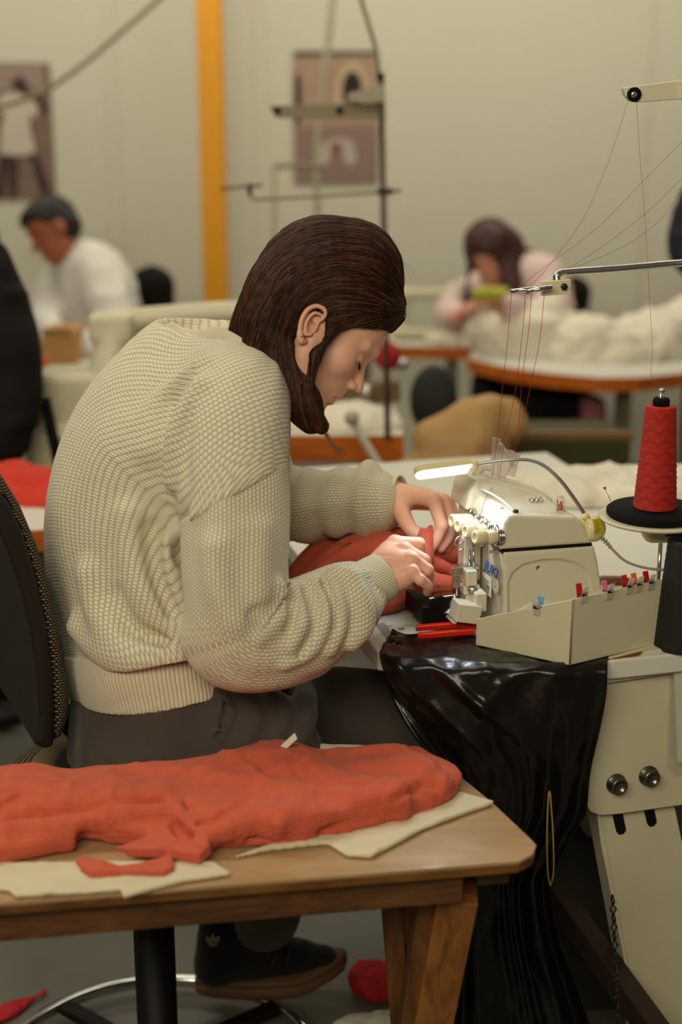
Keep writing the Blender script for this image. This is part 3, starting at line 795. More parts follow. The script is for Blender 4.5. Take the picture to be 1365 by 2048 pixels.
# ribbed hem
F = Field(W(60, 1480, 2.30)-V(0, .24, 0), W(560, 1260, 2.30)+V(0, .24, .02), .0032)
F.u(torso([[*(sp_ax[0]-base_n*.07), .118, .176], [*sp_ax[0], .121, .180], [*W(296, 1320, 2.30), .126, .184], [*sp_ax[2], .126, .18]], S_, 6), 0)
F.i(pl(base_p+base_n*.02, base_n)); F.i(pl(h3[0], -hem_n))
v, f = F.mesh(); s, th, d = axis_coords(v, sp_ax, S_)
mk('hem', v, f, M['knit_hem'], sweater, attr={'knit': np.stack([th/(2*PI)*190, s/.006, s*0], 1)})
# collar band
cp = cr([W(a, b, c) for a, b, c in ((300, 690, 2.39), (322, 672, 2.38), (345, 660, 2.33), (372, 672, 2.27), (402, 676, 2.225), (435, 668, 2.19), (470, 680, 2.165), (505, 705, 2.16), (532, 748, 2.19),
        (556, 775, 2.28), (540, 720, 2.38), (470, 680, 2.43), (380, 680, 2.43), (320, 690, 2.42))], 8)
cc = cp.mean(0); rows_ = []
for i, p in enumerate(cp):
    o_ = unit((p-cc)*V(1, 1, .3)); up_ = unit(-.25*R3+U3*.97+o_*-.15)
    rows_.append([p+o_*.002-up_*.024, p+o_*.004-up_*.004, p+o_*.003+up_*.010, p+o_*.0005+up_*.0125, p-o_*.002+up_*.010, p-o_*.002-up_*.020])
G = np.array(rows_); mb = MB(); mb.grid(G)
n_ = len(G); arc = np.append(0, np.cumsum(np.linalg.norm(np.diff(cp, axis=0), axis=1))); kk = np.stack([np.repeat(arc/.0042, 6), np.zeros(n_*6), np.zeros(n_*6)], 1)
mb.build('collar', M['knit_hem'], sweater, attr={'knit': kk})

# ---- trousers
def trousers():
    F = Field(W(60, 1900, 2.6)-V(.05, .5, .1), W(960, 1330, 2.3)+V(.05, .35, .08), .0055)
    F.u(torso([[*W(318, 1340, 2.30), .112, .168], [*W(315, 1420, 2.30), .128, .185], [*W(318, 1500, 2.31), .140, .195], [*W(335, 1560, 2.32), .13, .185]], S_, 5), 0)
    F.u(chain(rp([(400, 1470, 2.24, .098), (500, 1500, 2.22, .102), (548, 1560, 2.21, .090), (560, 1660, 2.25, .070), (545, 1760, 2.42, .060), (532, 1838, 2.545, .058)]), 6), .04)
    F.u(chain(rp([(420, 1440, 2.38, .098), (600, 1440, 2.39, .090), (760, 1440, 2.39, .082), (880, 1460, 2.40, .078), (905, 1560, 2.45, .066), (940, 1820, 2.6, .055)]), 6), .03)
    v0, _ = F.mesh()
    for rows, k, md in (([(560, 1368, .004, .014), (600, 1378, .004, .020), (612, 1420, .004, .020), (596, 1480, .006, .018)], .012, 'u'),
                        ([(540, 1380, .004, .010), (568, 1410, .004, .012), (566, 1450, .004, .012), (548, 1500, .005, .010)], .012, 'u'),
                        ([(440, 1385, .003, .010), (452, 1420, .003, .011), (440, 1470, .004, .010)], .008, 'u'),
                        ([(446, 1392, .0, .003), (452, 1425, -.001, .006), (434, 1478, .0, .004)], .004, 's'),
                        ([(500, 1380, .005, .008), (510, 1430, .005, .009), (490, 1490, .006, .008)], .02, 'u')):
        F.op(chain(surf_rows(v0, rows), 6), k, md)
    v, f = F.mesh(); v = v+vnormals(v, f)*(fbm(v*V(14, 14, 14), 2, 21)*.004)[:, None]
    return v, f
v, f = trousers(); mk('trousers', v, f, M['trouser'], woman)
# ---- shoe
def shoe():
    M['suede'] = mat('black_suede', '#1a1613', .9, sheen=.2, bump=.0002, bscale=400)
    M['gum'] = mat('gum_sole', '#6e5233', .6)
    b = W(400, 2012, 2.575); X = unit(W(690, 2012, 2.63)-b); X = unit(X*V(1, 1, 0)); Y = V(-X[1], X[0], 0); Z = V(0, 0, 1)
    zb = .040; o = V(b[0], b[1], zb)+Y*.045
    L = lambda a, s, z: o+a*X+s*Y+z*Z
    c = lambda rows: [[*L(a, s, z), r] for a, s, z, r in rows]
    P = [(chain(c([(.035, 0, .055, .034), (.10, 0, .055, .036), (.17, 0, .048, .036), (.235, 0, .040, .030)]), 5), 0), (chain(c([(.032, 0, .05, .030), (.030, 0, .10, .030), (.035, 0, .135, .030)]), 5), .03),
         (chain(c([(.10, 0, .07, .034), (.085, 0, .115, .033)]), 4, False), .03), (chain(c([(.10, 0, .10, .026), (.14, 0, .08, .026), (.19, 0, .062, .024)]), 4), .02)]
    F_s = fmesh(P, .003); v, f = F_s; k = v[:, 2] < zb+.026; v[k, 2] = zb+.026
    sh = mk('shoe', v, f, M['suede'], woman)
    # outline of the sole
    t = np.linspace(0, 2*PI, 60, endpoint=False); a = .137-.143*np.cos(t); w_ = .043*np.sin(t)*(1-.16*np.cos(t*1)-.10*np.cos(2*t+.5))
    pts = np.array([L(x, y, 0) for x, y in zip(a, w_)])
    rows = []
    for z, e in ((0, .93), (.004, .98), (.022, 1.0), (.0225, .985), (.0245, .985), (.025, 1.0), (.034, .985), (.036, .95)):
        c0 = pts.mean(0); rows.append(c0+(pts-c0)*e+Z*z+Z*np.where(a > .19, (a-.19)*.25, 0)[:, None])
    m = MB(); n = 60; m.add(np.concatenate(rows), [(i*n+j, i*n+(j+1) % n, (i+1)*n+(j+1) % n, (i+1)*n+j) for i in range(7) for j in range(n)]+[tuple(range(n))[::-1], tuple(7*n+j for j in range(n))])
    m.build('sole', M['gum'], sh)
    # heel badge: three leaves over bars, and three side stripes
    M['badge'] = mat('grey_badge', '#a09685', .7)
    m = MB(); e0 = W(430+13, 1893, 2.50)
    nd = unit(-X*.15-Y*.98); rx = unit(np.cross(Z, nd)); 
    hc_ = L(.033, 0, .122)+nd*.0265
    for k, (dx, rot, hh) in enumerate(((-.0095, .55, .017), (0, 0, .020), (.0095, -.55, .017))):
        ax = unit(math.cos(rot)*Z-math.sin(rot)*rx); sx = np.cross(ax, nd); q = []
        for tt in np.linspace(0, 1, 9): q.append((tt, .0042*math.sin(PI*tt**.8)))
        pp = [hc_+rx*dx*.4+ax*(h_*hh)+sx*w_2+nd*.0045 for h_, w_2 in q]+[hc_+rx*dx*.4+ax*(h_*hh)-sx*w_2+nd*.0045 for h_, w_2 in q[::-1][1:-1]]
        m.prism(pp, nd*.0012)
    for k in range(3): m.box(hc_+nd*.005-Z*(.0015+.0028*k), (.019-.0035*k, .0015, .0014), rx, nd, np.cross(rx, nd))
    m.build('heel_badge', M['badge'], sh)
    m = MB()
    for k in range(3):
        m.tube(cr([L(.095+.026*k, -.036, .045), L(.108+.026*k, -.037, .065), L(.122+.024*k, -.026, .088)], 5), .0035, 6)
    m.build('side_stripe', mat('dark_leather', '#231d19', .5), sh)
    m = MB()
    for k in range(4): m.tube([L(.115+.02*k, -.020, .108-.012*k), L(.120+.02*k, 0, .118-.012*k), L(.115+.02*k, .020, .108-.012*k)], .003, 6)
    m.build('lace', M['suede'], sh)
shoe()
def far_shoe():          # the other foot, flat on the floor under the table
    src = bpy.data.objects['shoe']; r = src.copy(); COL.objects.link(r); r.location = (.470, .150, -.036)
    for ch in list(src.children):
        k = ch.copy(); COL.objects.link(k); k.parent = r
far_shoe()
# ================================================================== the sewing station
ca, sa_ = math.cos(math.radians(15)), math.sin(math.radians(15))
UA, UB, UZ = V(ca, sa_, 0), V(-sa_, ca, 0), V(0, 0, 1)
MO = V(.245, 2.08, 0)
def ray_plane(px, py, p, n):
    o = V(0, 0, CAMZ); d = W(px, py, 1.0)-o; return o+d*(((p-o)@n)/(d@n))
def mloc(px, py, b=0):
    q = ray_plane(px, py, MO+UB*b, UB)-MO; return q@UA, q[2]
def mw(a, b, z): return MO+a*UA+b*UB+V(0, 0, z)
def local_mesh(prims, res, name, m, parent, **kw):
    """prims in (along, up, deep) coordinates of the machine"""
    v, f = fmesh(prims, res); wv = MO+v[:, :1]*UA+v[:, 2:]*UB+v[:, 1:2]*UZ
    return mk(name, wv, f[:, ::-1], m, parent, **kw)
TZ = .81
# ---- worktable of the overlock
tab = thing('sewing_table', (.3, 2.6, 0), 'white topped sewing table under the overlock machine, black plastic over its corner', 'table')
tp = [(.056, 2.03), (.20, 1.995), (.41, 1.995), (.80, 2.10), (.50, 3.36), (-.255, 3.16)]
v, f = [None]*2
m = MB(); m.prism([(x, y, TZ-.032) for x, y in tp], (0, 0, .032)); m.build('table_top', M['laminate'], tab, bev=.004, smooth=False)
# ruler print on the top by the operator
M['ink'] = mat('grey_ink', '#4c4a48', .7)
m = MB(); ed = unit(V(-.24, 1, 0)); eo = V(.056, 2.03, TZ+.0006)+V(.024, .012, 0)
for k in range(24):
    ln = .026 if k % 5 == 0 else .017
    m.box(eo+ed*(.006+.0046*k)+V(ca, sa_, 0)*ln/2, (ln, .0007, .0004), V(ca, sa_, 0), ed)
for k, s in enumerate(('25', '30')):
    pass
m.build('ruler_print', M['ink'], tab, smooth=False)
def text_mesh(name, s, size, origin, X, Y, m, parent, depth=.0004, shear=0, sx=1):
    cu = bpy.data.curves.new('t', 'FONT'); cu.body = s; cu.size = size; cu.extrude = depth; cu.shear = shear; cu.align_x = 'CENTER'; cu.align_y = 'CENTER'
    cu.offset = size*.018 if shear else 0
    o = bpy.data.objects.new('t', cu); COL.objects.link(o); dg = bpy.context.evaluated_depsgraph_get(); dg.update()
    me = bpy.data.meshes.new_from_object(o.evaluated_get(dg)); n = len(me.vertices); a = np.empty(n*3); me.vertices.foreach_get('co', a); a = a.reshape(-1, 3)
    fs = [tuple(p.vertices) for p in me.polygons]; COL.objects.unlink(o); bpy.data.objects.remove(o)
    X, Y = unit(X), unit(Y); Z = np.cross(X, Y)
    return mk(name, np.asarray(origin)+a[:, :1]*sx*X+a[:, 1:2]*Y+a[:, 2:]*Z, fs, m, parent, smooth=False)
for k, s in ((7, '20'), (16, '25')):
    text_mesh('ruler_number', s, .011, eo+ed*(.006+.0046*k)+UA*.036, -ed, UA, M['ink'], tab, .0002)
# stand: top rail, bolted plate, slotted slanting leg, stretcher
SP = V(.396, 2.0, 0); SN_ = unit(V(.31, -1, 0)); SX = unit(V(1, .31, 0))
rp2 = lambda px, py: ray_plane(px, py, SP, SN_)
m = MB(); m.prism([rp2(1150, 1326), rp2(1340, 1296), rp2(1420, 1284), rp2(1420, 1340), rp2(1340, 1350), rp2(1150, 1378)], -SN_*.05)
m.build('top_rail', M['white_metal'], tab, bev=.003)
pl_ = [rp2(*q) for q in ((1204, 1374), (1340, 1354), (1420, 1344), (1420, 1608), (1365, 1616), (1240, 1634), (1205, 1636), (1186, 1628), (1174, 1605))]
m = MB(); m.prism([p+SN_*.004-SN_*.012 for p in pl_], -SN_*.005); m.build('mounting_plate', M['white_metal'], tab, bev=.002)
m = MB(); lo_ = [rp2(*q) for q in ((1198, 1560), (1345, 1545), (1368, 1640), (1470, 2140), (1303, 2140), (1216, 1700))]
m.prism([p-SN_*.022 for p in lo_], -SN_*.004)
m.prism([lo_[0]-SN_*.022, lo_[0]-SN_*.022+SX*.004, lo_[4]-SN_*.022+SX*.004, lo_[4]-SN_*.022], -SN_*.05)
leg = m.build('leg', M['white_metal'], tab, bev=.0015)
for x0, y0, x1, y1 in ((1247, 1632, 1256, 1674), (1311, 1625, 1318, 1658)):
    m = MB(); a, b = rp2(x0, y0)-SN_*.0205, rp2(x1, y1)-SN_*.0205
    m.prism([a-SX*.009, a+SX*.009, b+SX*.0085, b+SX*.004-UZ*.006, b-SX*.004-UZ*.006, b-SX*.0085], -SN_*.002)
    m.build('adjusting_slot', M['black'], tab, smooth=False)
for x, y in ((1237, 1571), (1302, 1555)):
    c0 = rp2(x, y)-SN_*.008; m = MB(); m.lathe(c0, SN_, [(.0165, 0), (.0165, .003), (.0150, .0035), (.0150, .006), (.0140, .0065), (.0140, .014), (.0125, .0155), (.009, .0155), (.0085, .011), (.001, .011)], 24)
    m.build('bolt', mat('grey_bolt_steel', '#7d786c', .32, 1), tab)
m = MB(); m.bar(Wz(1085, 1752, .30), W(1330, 2090, 2.22), .035, .045); m.build('stretcher', mat('dark_brown_rail', '#2c1b14', .6), tab, bev=.003)
for x, y in ((-.14, 3.0), (.42, 3.15)):
    m = MB(); m.bar(V(x, y, 0), V(x, y, TZ-.04), .06, .05, (1, 0, 0)); m.build('leg', M['white_metal'], tab, bev=.004)
# treadle chain
ch = MB(); p0 = W(1226, 1790, 2.20); p1 = W(1238, 2060, 2.22)
for k in range(15):
    a = p0+(p1-p0)*k/15; b = p0+(p1-p0)*(k+1.15)/15; c = (a+b)/2; s = SX if k % 2 else SN_
    ch.tube([a, c+s*.005, b, c-s*.005, a], .0016, 6)
tag(ch.build('treadle_chain', M['dark_steel']), 'thin dark metal chain hanging beside the white slanting table leg', 'chain')
# brown tape hanging at the rail
m = MB(); a, b, c, d_ = [rp2(*q)+SN_*.004 for q in ((1192, 1322), (1284, 1300), (1231, 1357), (1212, 1345))]
m.prism([a, b, c, d_], SN_*.0006)
tag(m.build('packing_tape', mat('brown_packing_tape', '#7a4a1c', .25), smooth=False), 'torn brown packing tape hanging under the white parts tray', 'tape')
# paper notice in a clear sleeve
nt_ = thing('document_sleeve', rp2(1365, 1520), 'clear plastic document sleeve with a white sheet taped to the table stand', 'document sleeve')
m = MB(); m.prism([rp2(*q)+SN_*.003 for q in ((1346, 1318), (1450, 1310), (1450, 1515), (1354, 1522))], SN_*.0008); m.build('sheet', M['paper'], nt_, smooth=False)
m = MB(); m.prism([rp2(*q)+SN_*.006 for q in ((1340, 1310), (1460, 1300), (1460, 1540), (1345, 1545), (1330, 1525))], SN_*.0006); m.build('plastic_pocket', mat('clear_film', '#ffffff', .12, trans=.95, alpha=.35), nt_, smooth=False)

# ---- black plastic sheeting over the corner
def plastic():
    M['bag'] = mat('black_plastic_sheeting', '#110e0c', .30, spec=.5, bump=.0012, bscale=55, coat=.1)
    top = cr([V(x, y, TZ+.004) for x, y in ((.066, 2.060), (.062, 2.035), (.062, 2.014), (.10, 2.000), (.16, 1.990), (.22, 1.982), (.30, 1.978), (.36, 1.978), (.398, 1.984))], 12)
    bot_px = [(905, 2150), (930, 2150), (960, 2150), (1000, 2150), (1050, 2150), (1100, 2150), (1140, 2150), (1190, 2150)]
    FX = [-.2, .05, .10, .20, .30, .40, .5]; FY = [2.03, 2.018, 2.000, 1.984, 1.978, 1.984, 2.0]
    n = len(top); nv = 90; G = np.zeros((nv, n, 3))
    s = np.linspace(0, 1, n)
    left = cr([(762, 1270), (766, 1300), (780, 1345), (806, 1400), (838, 1470), (868, 1540), (895, 1620), (905, 1700), (905, 1800), (900, 2150)], 12)
    right = cr([(1207, 1300), (1207, 1333), (1200, 1400), (1190, 1480), (1180, 1560), (1170, 1622), (1150, 1660), (1112, 1740), (1102, 1780), (1120, 1880), (1150, 1960), (1200, 2100)], 10)
    ys = np.linspace(0, 1, nv)**1.15*800
    for i, y in enumerate(ys):
        for j in range(n):
            x0, y0, d0 = pix(top[j]); yy = y0+y*(2150-y0)/800
            xl = np.interp(yy, left[:, 1], left[:, 0]); xr = np.interp(yy, right[:, 1], right[:, 0])
            x = xl+(xr-xl)*s[j]; t = y/800
            # gathered pleats that deepen downwards, radiating creases at the top
            pleat = .014*np.sin(s[j]*17+2.2*np.sin(s[j]*7)+t*2.4)*min(1, t*3)+.005*np.sin(s[j]*37+3*np.sin(s[j]*11)+5*t)*min(1, t*2)
            cre = .012*math.exp(-((s[j]-.33-.25*t)/.035)**2)*math.exp(-t*5)-.010*math.exp(-((s[j]-.50+.3*t)/.05)**2)*math.exp(-t*4)
            cre += .010*math.exp(-((s[j]-.62-.3*t)/.03)**2)*math.exp(-t*6)+.009*math.exp(-((s[j]-.80+.5*t)/.04)**2)*math.exp(-t*3)
            X1 = s[j]-.5; cre += .011*math.exp(-((X1*1.0-.9*t+.05)/.03)**2)*math.exp(-((t-.12)/.12)**2)+.012*math.exp(-((X1+1.6*t-.25)/.035)**2)*math.exp(-((t-.10)/.10)**2)-.010*math.exp(-((X1+.5*t-.1)/.05)**2)*math.exp(-((t-.2)/.12)**2)
            rnd = .018*(1-math.exp(-t*25))
            # real depth: hangs down, a little back towards the bottom
            wb = min(1, y/230.); wb = wb*wb*(3-2*wb); x = x0*(1-wb)+x*wb
            Xw = (x-682.5)/FPX*2.15; fy = np.interp(Xw, FX, FY) if s[j] > .12 or wb > .2 else top[j][1]
            fy = fy if s[j] > .14 else fy+(top[j][1]-fy)*(1-wb)
            G[i, j] = Wy(x, yy, fy-.016*min(1, y/20)-rnd*.5+.06*t-pleat-cre)
    fb = fbm(G*V(16, 16, 9), 3, 31)*.009+fbm(G*V(45, 45, 30), 2, 33)*.0028
    G[..., 1] += fb*np.minimum(1, ys/60)[:, None]
    # top part lying on the table
    rows = []
    for t in np.linspace(1, 0, 16)[:-1]:
        r = []
        for j in range(n):
            p = G[0, j].copy(); e = p+(V(.05, .03, 0) if s[j] < .12 else V(.02, .07+.04*math.sin(s[j]*3), 0))*t*(1 if s[j] < .9 else .3)
            e[2] = TZ+.003+.012*math.exp(-((t)/.15)**2)*0+.0018*vnoise(np.array([e[0]*60, e[1]*60, 0.]), 4)*1.0
            r.append(e)
        rows.append(r)
    G[0, :, 2] = np.maximum(G[0, :, 2], TZ+.002)
    A = np.concatenate([np.array(rows), G])
    m = MB(); m.grid(A); o = m.build('plastic_sheet', M['bag'])
    sd = o.modifiers.new('thick', 'SOLIDIFY'); sd.thickness = .0006
    tag(o, 'black plastic sheeting draped over the table corner and hanging to the floor', 'plastic sheet')
plastic()

# ---- overlock machine
om = thing('overlock_machine', (*(MO+UA*.08+UB*.1)[:2], TZ), 'cream overlock sewing machine with four tension knobs and blue lettering', 'sewing machine')
def P2(rows, b=0): return [mloc(x, y, b) for x, y in rows]
low = P2([(1009, 1106), (1190, 1093), (1197, 1122), (1206, 1180), (1212, 1262), (1008, 1275)])
arch = P2([(1019, 1300), (1019, 1165), (1028, 1145), (1048, 1130), (1085, 1121), (1120, 1120), (1150, 1126), (1170, 1138), (1178, 1150), (1186, 1200), (1192, 1300)])
bump_ = P2([(1016, 1300), (1030, 1230), (1060, 1211), (1095, 1206), (1130, 1210), (1160, 1225), (1180, 1300)])
sl = lambda poly, b0, b1, r: slab([(a, z) for a, z in poly], b0, b1, r)
P = [(sl(low, 0, .205, .005), 0), (sl(arch, -.02, .0035, .002), .004, 's'), (sl(bump_, .0005, .02, .002), .004)]
hh_ = mloc(1080, 1138); P.append((cone((hh_[0], hh_[1], -.02), (hh_[0], hh_[1], .015), .0034), .001, 's'))
h1 = mloc(1080, 1170)
body = local_mesh(P, .0017, 'body', M['cream'], om)
up = P2([(1002, 1101), (1004, 1078), (1011, 1045), (1018, 1034), (1030, 1031), (1150, 1034), (1164, 1041), (1176, 1062), (1188, 1088)])
zt = mloc(1080, 1032)[1]
hump = P2([(934, 1022), (942, 985), (955, 962), (975, 957), (1010, 966), (1060, 982), (1108, 998), (1112, 1022)], .115)
P = [(sl(up, 0.001, .20, .006), 0), (sl(hump, .118, .20, .006), .006)]
# panel line on the near side and sunken screw wells on the top
P.append((sl(P2([(1022, 1052), (1060, 1047), (1120, 1046), (1165, 1051), (1178, 1075), (1300, 1100), (1300, 1130), (900, 1130), (1018, 1095)]), -.02, -.0006, .001), .0, 's'))
for x, y in ((955, 1000), (975, 1008), (990, 1014), (1008, 1020)):
    q = ray_plane(x, y, V(0, 0, zt), UZ)-MO; P.append((ell((q@UA, zt, q@UB), (.006, .004, .006)), .001, 's'))
q = ray_plane(1073, 1000, V(0, 0, zt), UZ)-MO; P.append((ell((q@UA, zt, q@UB), (.019, .004, .011)), .001, 's')); wq = (q@UA, q@UB)
q = ray_plane(1094, 1022, V(0, 0, zt), UZ)-MO; P.append((ell((q@UA, zt, q@UB), (.005, .003, .005)), .001, 's'))
cover = local_mesh(P, .0017, 'top_cover', M['cream'], om)
m = MB(); m.prism([mw(a, .004, z) for a, z in P2([(1006, 1098), (1186, 1086), (1188, 1096), (1008, 1110)])], UB*.19); m.build('seam_gap', M['black'], om, smooth=False)
m = MB()
for k in range(3): m.tube([mw(wq[0]-.008+.008*k, wq[1]-.006, zt-.001), mw(wq[0]-.008+.008*k, wq[1], zt+.003), mw(wq[0]-.008+.008*k, wq[1]+.006, zt-.001)], .0022, 8)
m.build('thread_plate', M['chrome'], om)
# four tension knobs: ribbed cap, sleeve, discs
kax = unit(-UA*.97+UZ*.10-UB*.16)
for k, (bx, by, dd) in enumerate(((998, 1074, 2.182), (978, 1062, 2.215), (962, 1051, 2.248), (949, 1041, 2.28))):
    b0 = W(bx, by, dd)
    m = MB()
    n = 48; rr = lambda r: r
    prof = [(.0150, .018), (.0150, .020), (.0115, .022), (.0112, .036)]
    m.lathe(b0, kax, [(.0098, .006), (.0112, .008), (.0114, .021), (.0102, .022), (.0102, .024)], 28)
    sl_ = m.build('tension_knob', M['knob'], om)
    m = MB(); a_ = np.arange(144)*2*PI/144; X_ = unit(np.cross(kax, UZ)); Y_ = np.cross(kax, X_); vs = []
    for r, h in ((.0100, .0235), (.0108, .0245), (.0104, .0415), (.0092, .0430), (.0060, .0430), (.0055, .0405)):
        rb = r*(1+0*a_+(.04*np.sign(np.sin(a_*24+.01)) if .0245 <= h <= .0415 and r > .009 else 0))
        vs.append(b0+kax*h+rb[:, None]*(np.cos(a_)[:, None]*X_+np.sin(a_)[:, None]*Y_))
    vs = np.concatenate(vs); m.add(vs, [(i*144+j, i*144+(j+1) % 144, (i+1)*144+(j+1) % 144, (i+1)*144+j) for i in range(5) for j in range(144)]+[tuple(5*144+j for j in range(144))])
    m.build('ribbed_cap', M['knob'], sl_)
    m = MB()
    for h, r in ((-.002, .0150), (.001, .0155), (.0045, .0150)): m.lathe(b0, kax, [(.004, h-.001), (r, h-.0008), (r, h+.0008), (.004, h+.001)], 28)
    m.tube([b0-kax*.01, b0+kax*.008], .005, 12); m.tube(cr([b0+UZ*.014, b0+UZ*.019+kax*.004, b0+UZ*.013+kax*.009], 4), .0014, 6)
    m.build('tension_disc', M['chrome'], sl_)
    m = MB(); h_ = b0-UZ*.018+kax*.0; m.prism([h_-UB*.004, h_+UB*.004, h_+UB*.004+kax*.014-UZ*.010, h_+kax*.016-UZ*.006, h_+kax*.009-UZ*.004], UZ*.0025); m.build('thread_hook', M['chrome'], sl_, smooth=False)
# wire thread guide arch and screw
m = MB(); m.tube(cr([W(952, 979, 2.28), W(958, 977, 2.27), W(985, 988, 2.235), (W(1010, 1005, 2.205)), W(1030, 1023, 2.185)], 6), .0017, 8)
m.build('thread_cover_wire', mat('clear_acrylic', '#f2f2f0', .12, trans=.6), om)
m = MB(); m.lathe(W(1032, 1024, 2.185), UZ, [(.0045, 0), (.0045, .003), (.002, .004)], 14); m.build('screw', M['dark_steel'], om)
# sight glass dome
m = MB(); c0 = W(1122, 1019, 2.225); m.lathe(c0, UZ, [(.0068, -.002), (.0068, .016), (.0050, .021), (.001, .022)], 20); m.build('oil_sight_dome', mat('clear_dome', '#f4f4f0', .05, trans=.92, ior=1.3), om)
m = MB(); m.lathe(c0, UZ, [(.0028, 0), (.0028, .003), (.001, .014)], 12); m.build('oil_plunger', M['snip_red'], om)
# clear thread take-up guards standing at the back
M['acryl'] = mat('tinted_clear_plastic', '#e6d9d0', .12, trans=.8, alpha=.75, ior=1.3)
m = MB()
m.prism([W(*q) for q in ((982, 950, 2.30), (996, 950, 2.30), (1003, 880, 2.30), (986, 874, 2.30))], UB*.003)
m.prism([W(*q) for q in ((995, 955, 2.31), (1010, 958, 2.31), (1036, 912, 2.31), (1030, 902, 2.31), (1004, 898, 2.31))], UB*.003)
m.prism([W(*q) for q in ((1000, 888, 2.29), (1005, 886, 2.29), (1034, 932, 2.29), (1028, 936, 2.29))], UB*.006)
m.prism([W(*q) for q in ((1016, 950, 2.32), (1030, 955, 2.32), (1042, 910, 2.32), (1026, 903, 2.32))], UB*.003)
m.build('thread_guard', M['acryl'], om, bev=.0006)
m = MB(); m.tube(cr([W(948, 968, 2.30), W(953, 948, 2.30), W(968, 937, 2.30), W(982, 938, 2.30)], 4), [.006]*4+[.0065]*4+[.005]*5, 10); m.build('oil_cap', M['acryl'], om)
# front parts: needle bar housing, foot lifter, plate, looper cover
m = MB()
m.box(mw(-.012, .105, .915), (.030, .030, .075), UA, UB, UZ); m.build('needle_bar_housing', M['cream'], om, bev=.004)
def ubox(m, x0, y0, x1, y1, b, depth, out=None):
    """box whose near face spans the two picture corners on the plane b"""
    (a0, z0), (a1, z1) = mloc(x0, y1, b), mloc(x1, y0, b)
    m.box(mw((a0+a1)/2, b+depth/2, (z0+z1)/2), (abs(a1-a0), depth, abs(z1-z0)), UA, UB, UZ)
m = MB(); ubox(m, 934, 1141, 956, 1174, .055, .035); m.build('foot_clamp', M['cream'], om, bev=.002)
m = MB(); ubox(m, 905, 1136, 928, 1152, .060, .012); ubox(m, 906, 1150, 922, 1176, .064, .006); ubox(m, 912, 1170, 917, 1194, .064, .004); ubox(m, 922, 1130, 960, 1142, .075, .02)
m.build('presser_foot', M['chrome'], om, bev=.001)
m = MB(); ubox(m, 952, 1186, 976, 1226, .030, .045); ubox(m, 928, 1170, 962, 1192, .060, .03); ubox(m, 932, 1190, 955, 1215, .058, .03); m.build('lower_casing', M['cream'], om, bev=.003)
m = MB(); q_ = mloc(946, 1182, .05); c0 = mw(q_[0], .05, q_[1]); m.lathe(c0, UZ, [(.006, -.004), (.006, 0), (.0075, .0005), (.0075, .0045), (.005, .006)], 20); m.build('thumb_screw', M['steel'], om)
m = MB(); X_ = unit(UA*.8-UZ*.6); m.box(W(932, 1222, 2.235), (.040, .035, .030), unit(UA*.95-UZ*.2), UB, unit(UZ*.95+UA*.2)); m.box(W(909, 1222, 2.245), (.008, .035, .034), unit(UA*.9-UZ*.3), UB, unit(UZ*.9+UA*.3)); m.build('looper_cover', M['cream'], om, bev=.002)
m = MB(); m.bar(W(893, 1228, 2.25), W(910, 1186, 2.27), .010, .004); m.bar(W(905, 1236, 2.24), W(918, 1205, 2.26), .008, .006); m.build('looper_arm', M['steel'], om, bev=.001)
m = MB(); m.box(W(872, 1210, 2.30), (.075, .09, .03), UA, UB, UZ); m.lathe(W(878, 1204, 2.25), -UB, [(.012, 0), (.012, .006), (.004, .007)], 18); m.build('looper_well', M['black'], om, bev=.002)
m = MB(); m.bar(W(856, 1188, 2.27), W(905, 1181, 2.27), .05, .003); m.build('needle_plate', M['chrome'], om, bev=.001)
m = MB()
m.tube(cr([W(920, 1073, 2.26), W(913, 1078, 2.26), W(911, 1090, 2.26), W(917, 1100, 2.26), W(927, 1097, 2.26)], 5), .0015, 8); m.tube([W(914, 1092, 2.26), W(922, 1086, 2.26), W(930, 1082, 2.26)], .0013, 8)
m.tube([W(934, 1078, 2.265), W(940, 1088, 2.265), W(940, 1130, 2.265)], .0028, 8); m.tube([W(947, 1085, 2.25), W(949, 1140, 2.25)], .002, 8)
m.build('needle_thread_hook', M['chrome'], om)
# lettering on the operator's side
M['blue_ink'] = mat('blue_print', '#2c57b8', .5)
lf = lambda px, py: ray_plane(px, py, MO-UA*.0008, UA)
c0 = lf(982.5, 1139); text_mesh('logo', 'JUKI', .0235, c0, -UB, UZ, M['blue_ink'], om, .0003, .25, 1.32)
m = MB(); c1 = lf(982, 1170)
m.box(lf(974, 1169)+UA*.0004, (.040, .0006, .032), UB, UA, UZ); m.build('data_plate', M['paper'], om, smooth=False)
t_ = 'MODEL MO-6714S\nNo. 2M0LC 01234'
m = MB()
for k in range(9):
    m.box(lf(972, 1158+3.1*k)+V(0, 0, 0)-UA*.0002, (.030-.008*(k % 3 == 2), .0003, .0008), UB, UA, UZ)
m.build('data_plate_print', M['ink'], om, smooth=False)
text_mesh('approval_mark', 'CE', .011, lf(976.5, 1177), -UB, UZ, M['ink'], om, .0003)
q = mloc(990, 1172); m = MB(); m.lathe(lf(992, 1172), UA, [(.0120, -.0012), (.0120, .001)], 26); m.build('round_boss', M['cream'], om, bev=.0005)
m = MB(); m.lathe(lf(992, 1173)-UA*.0012, UA, [(.0012, -.0004), (.0012, .001)], 10); m.build('pin_hole', M['black'], om, smooth=False)

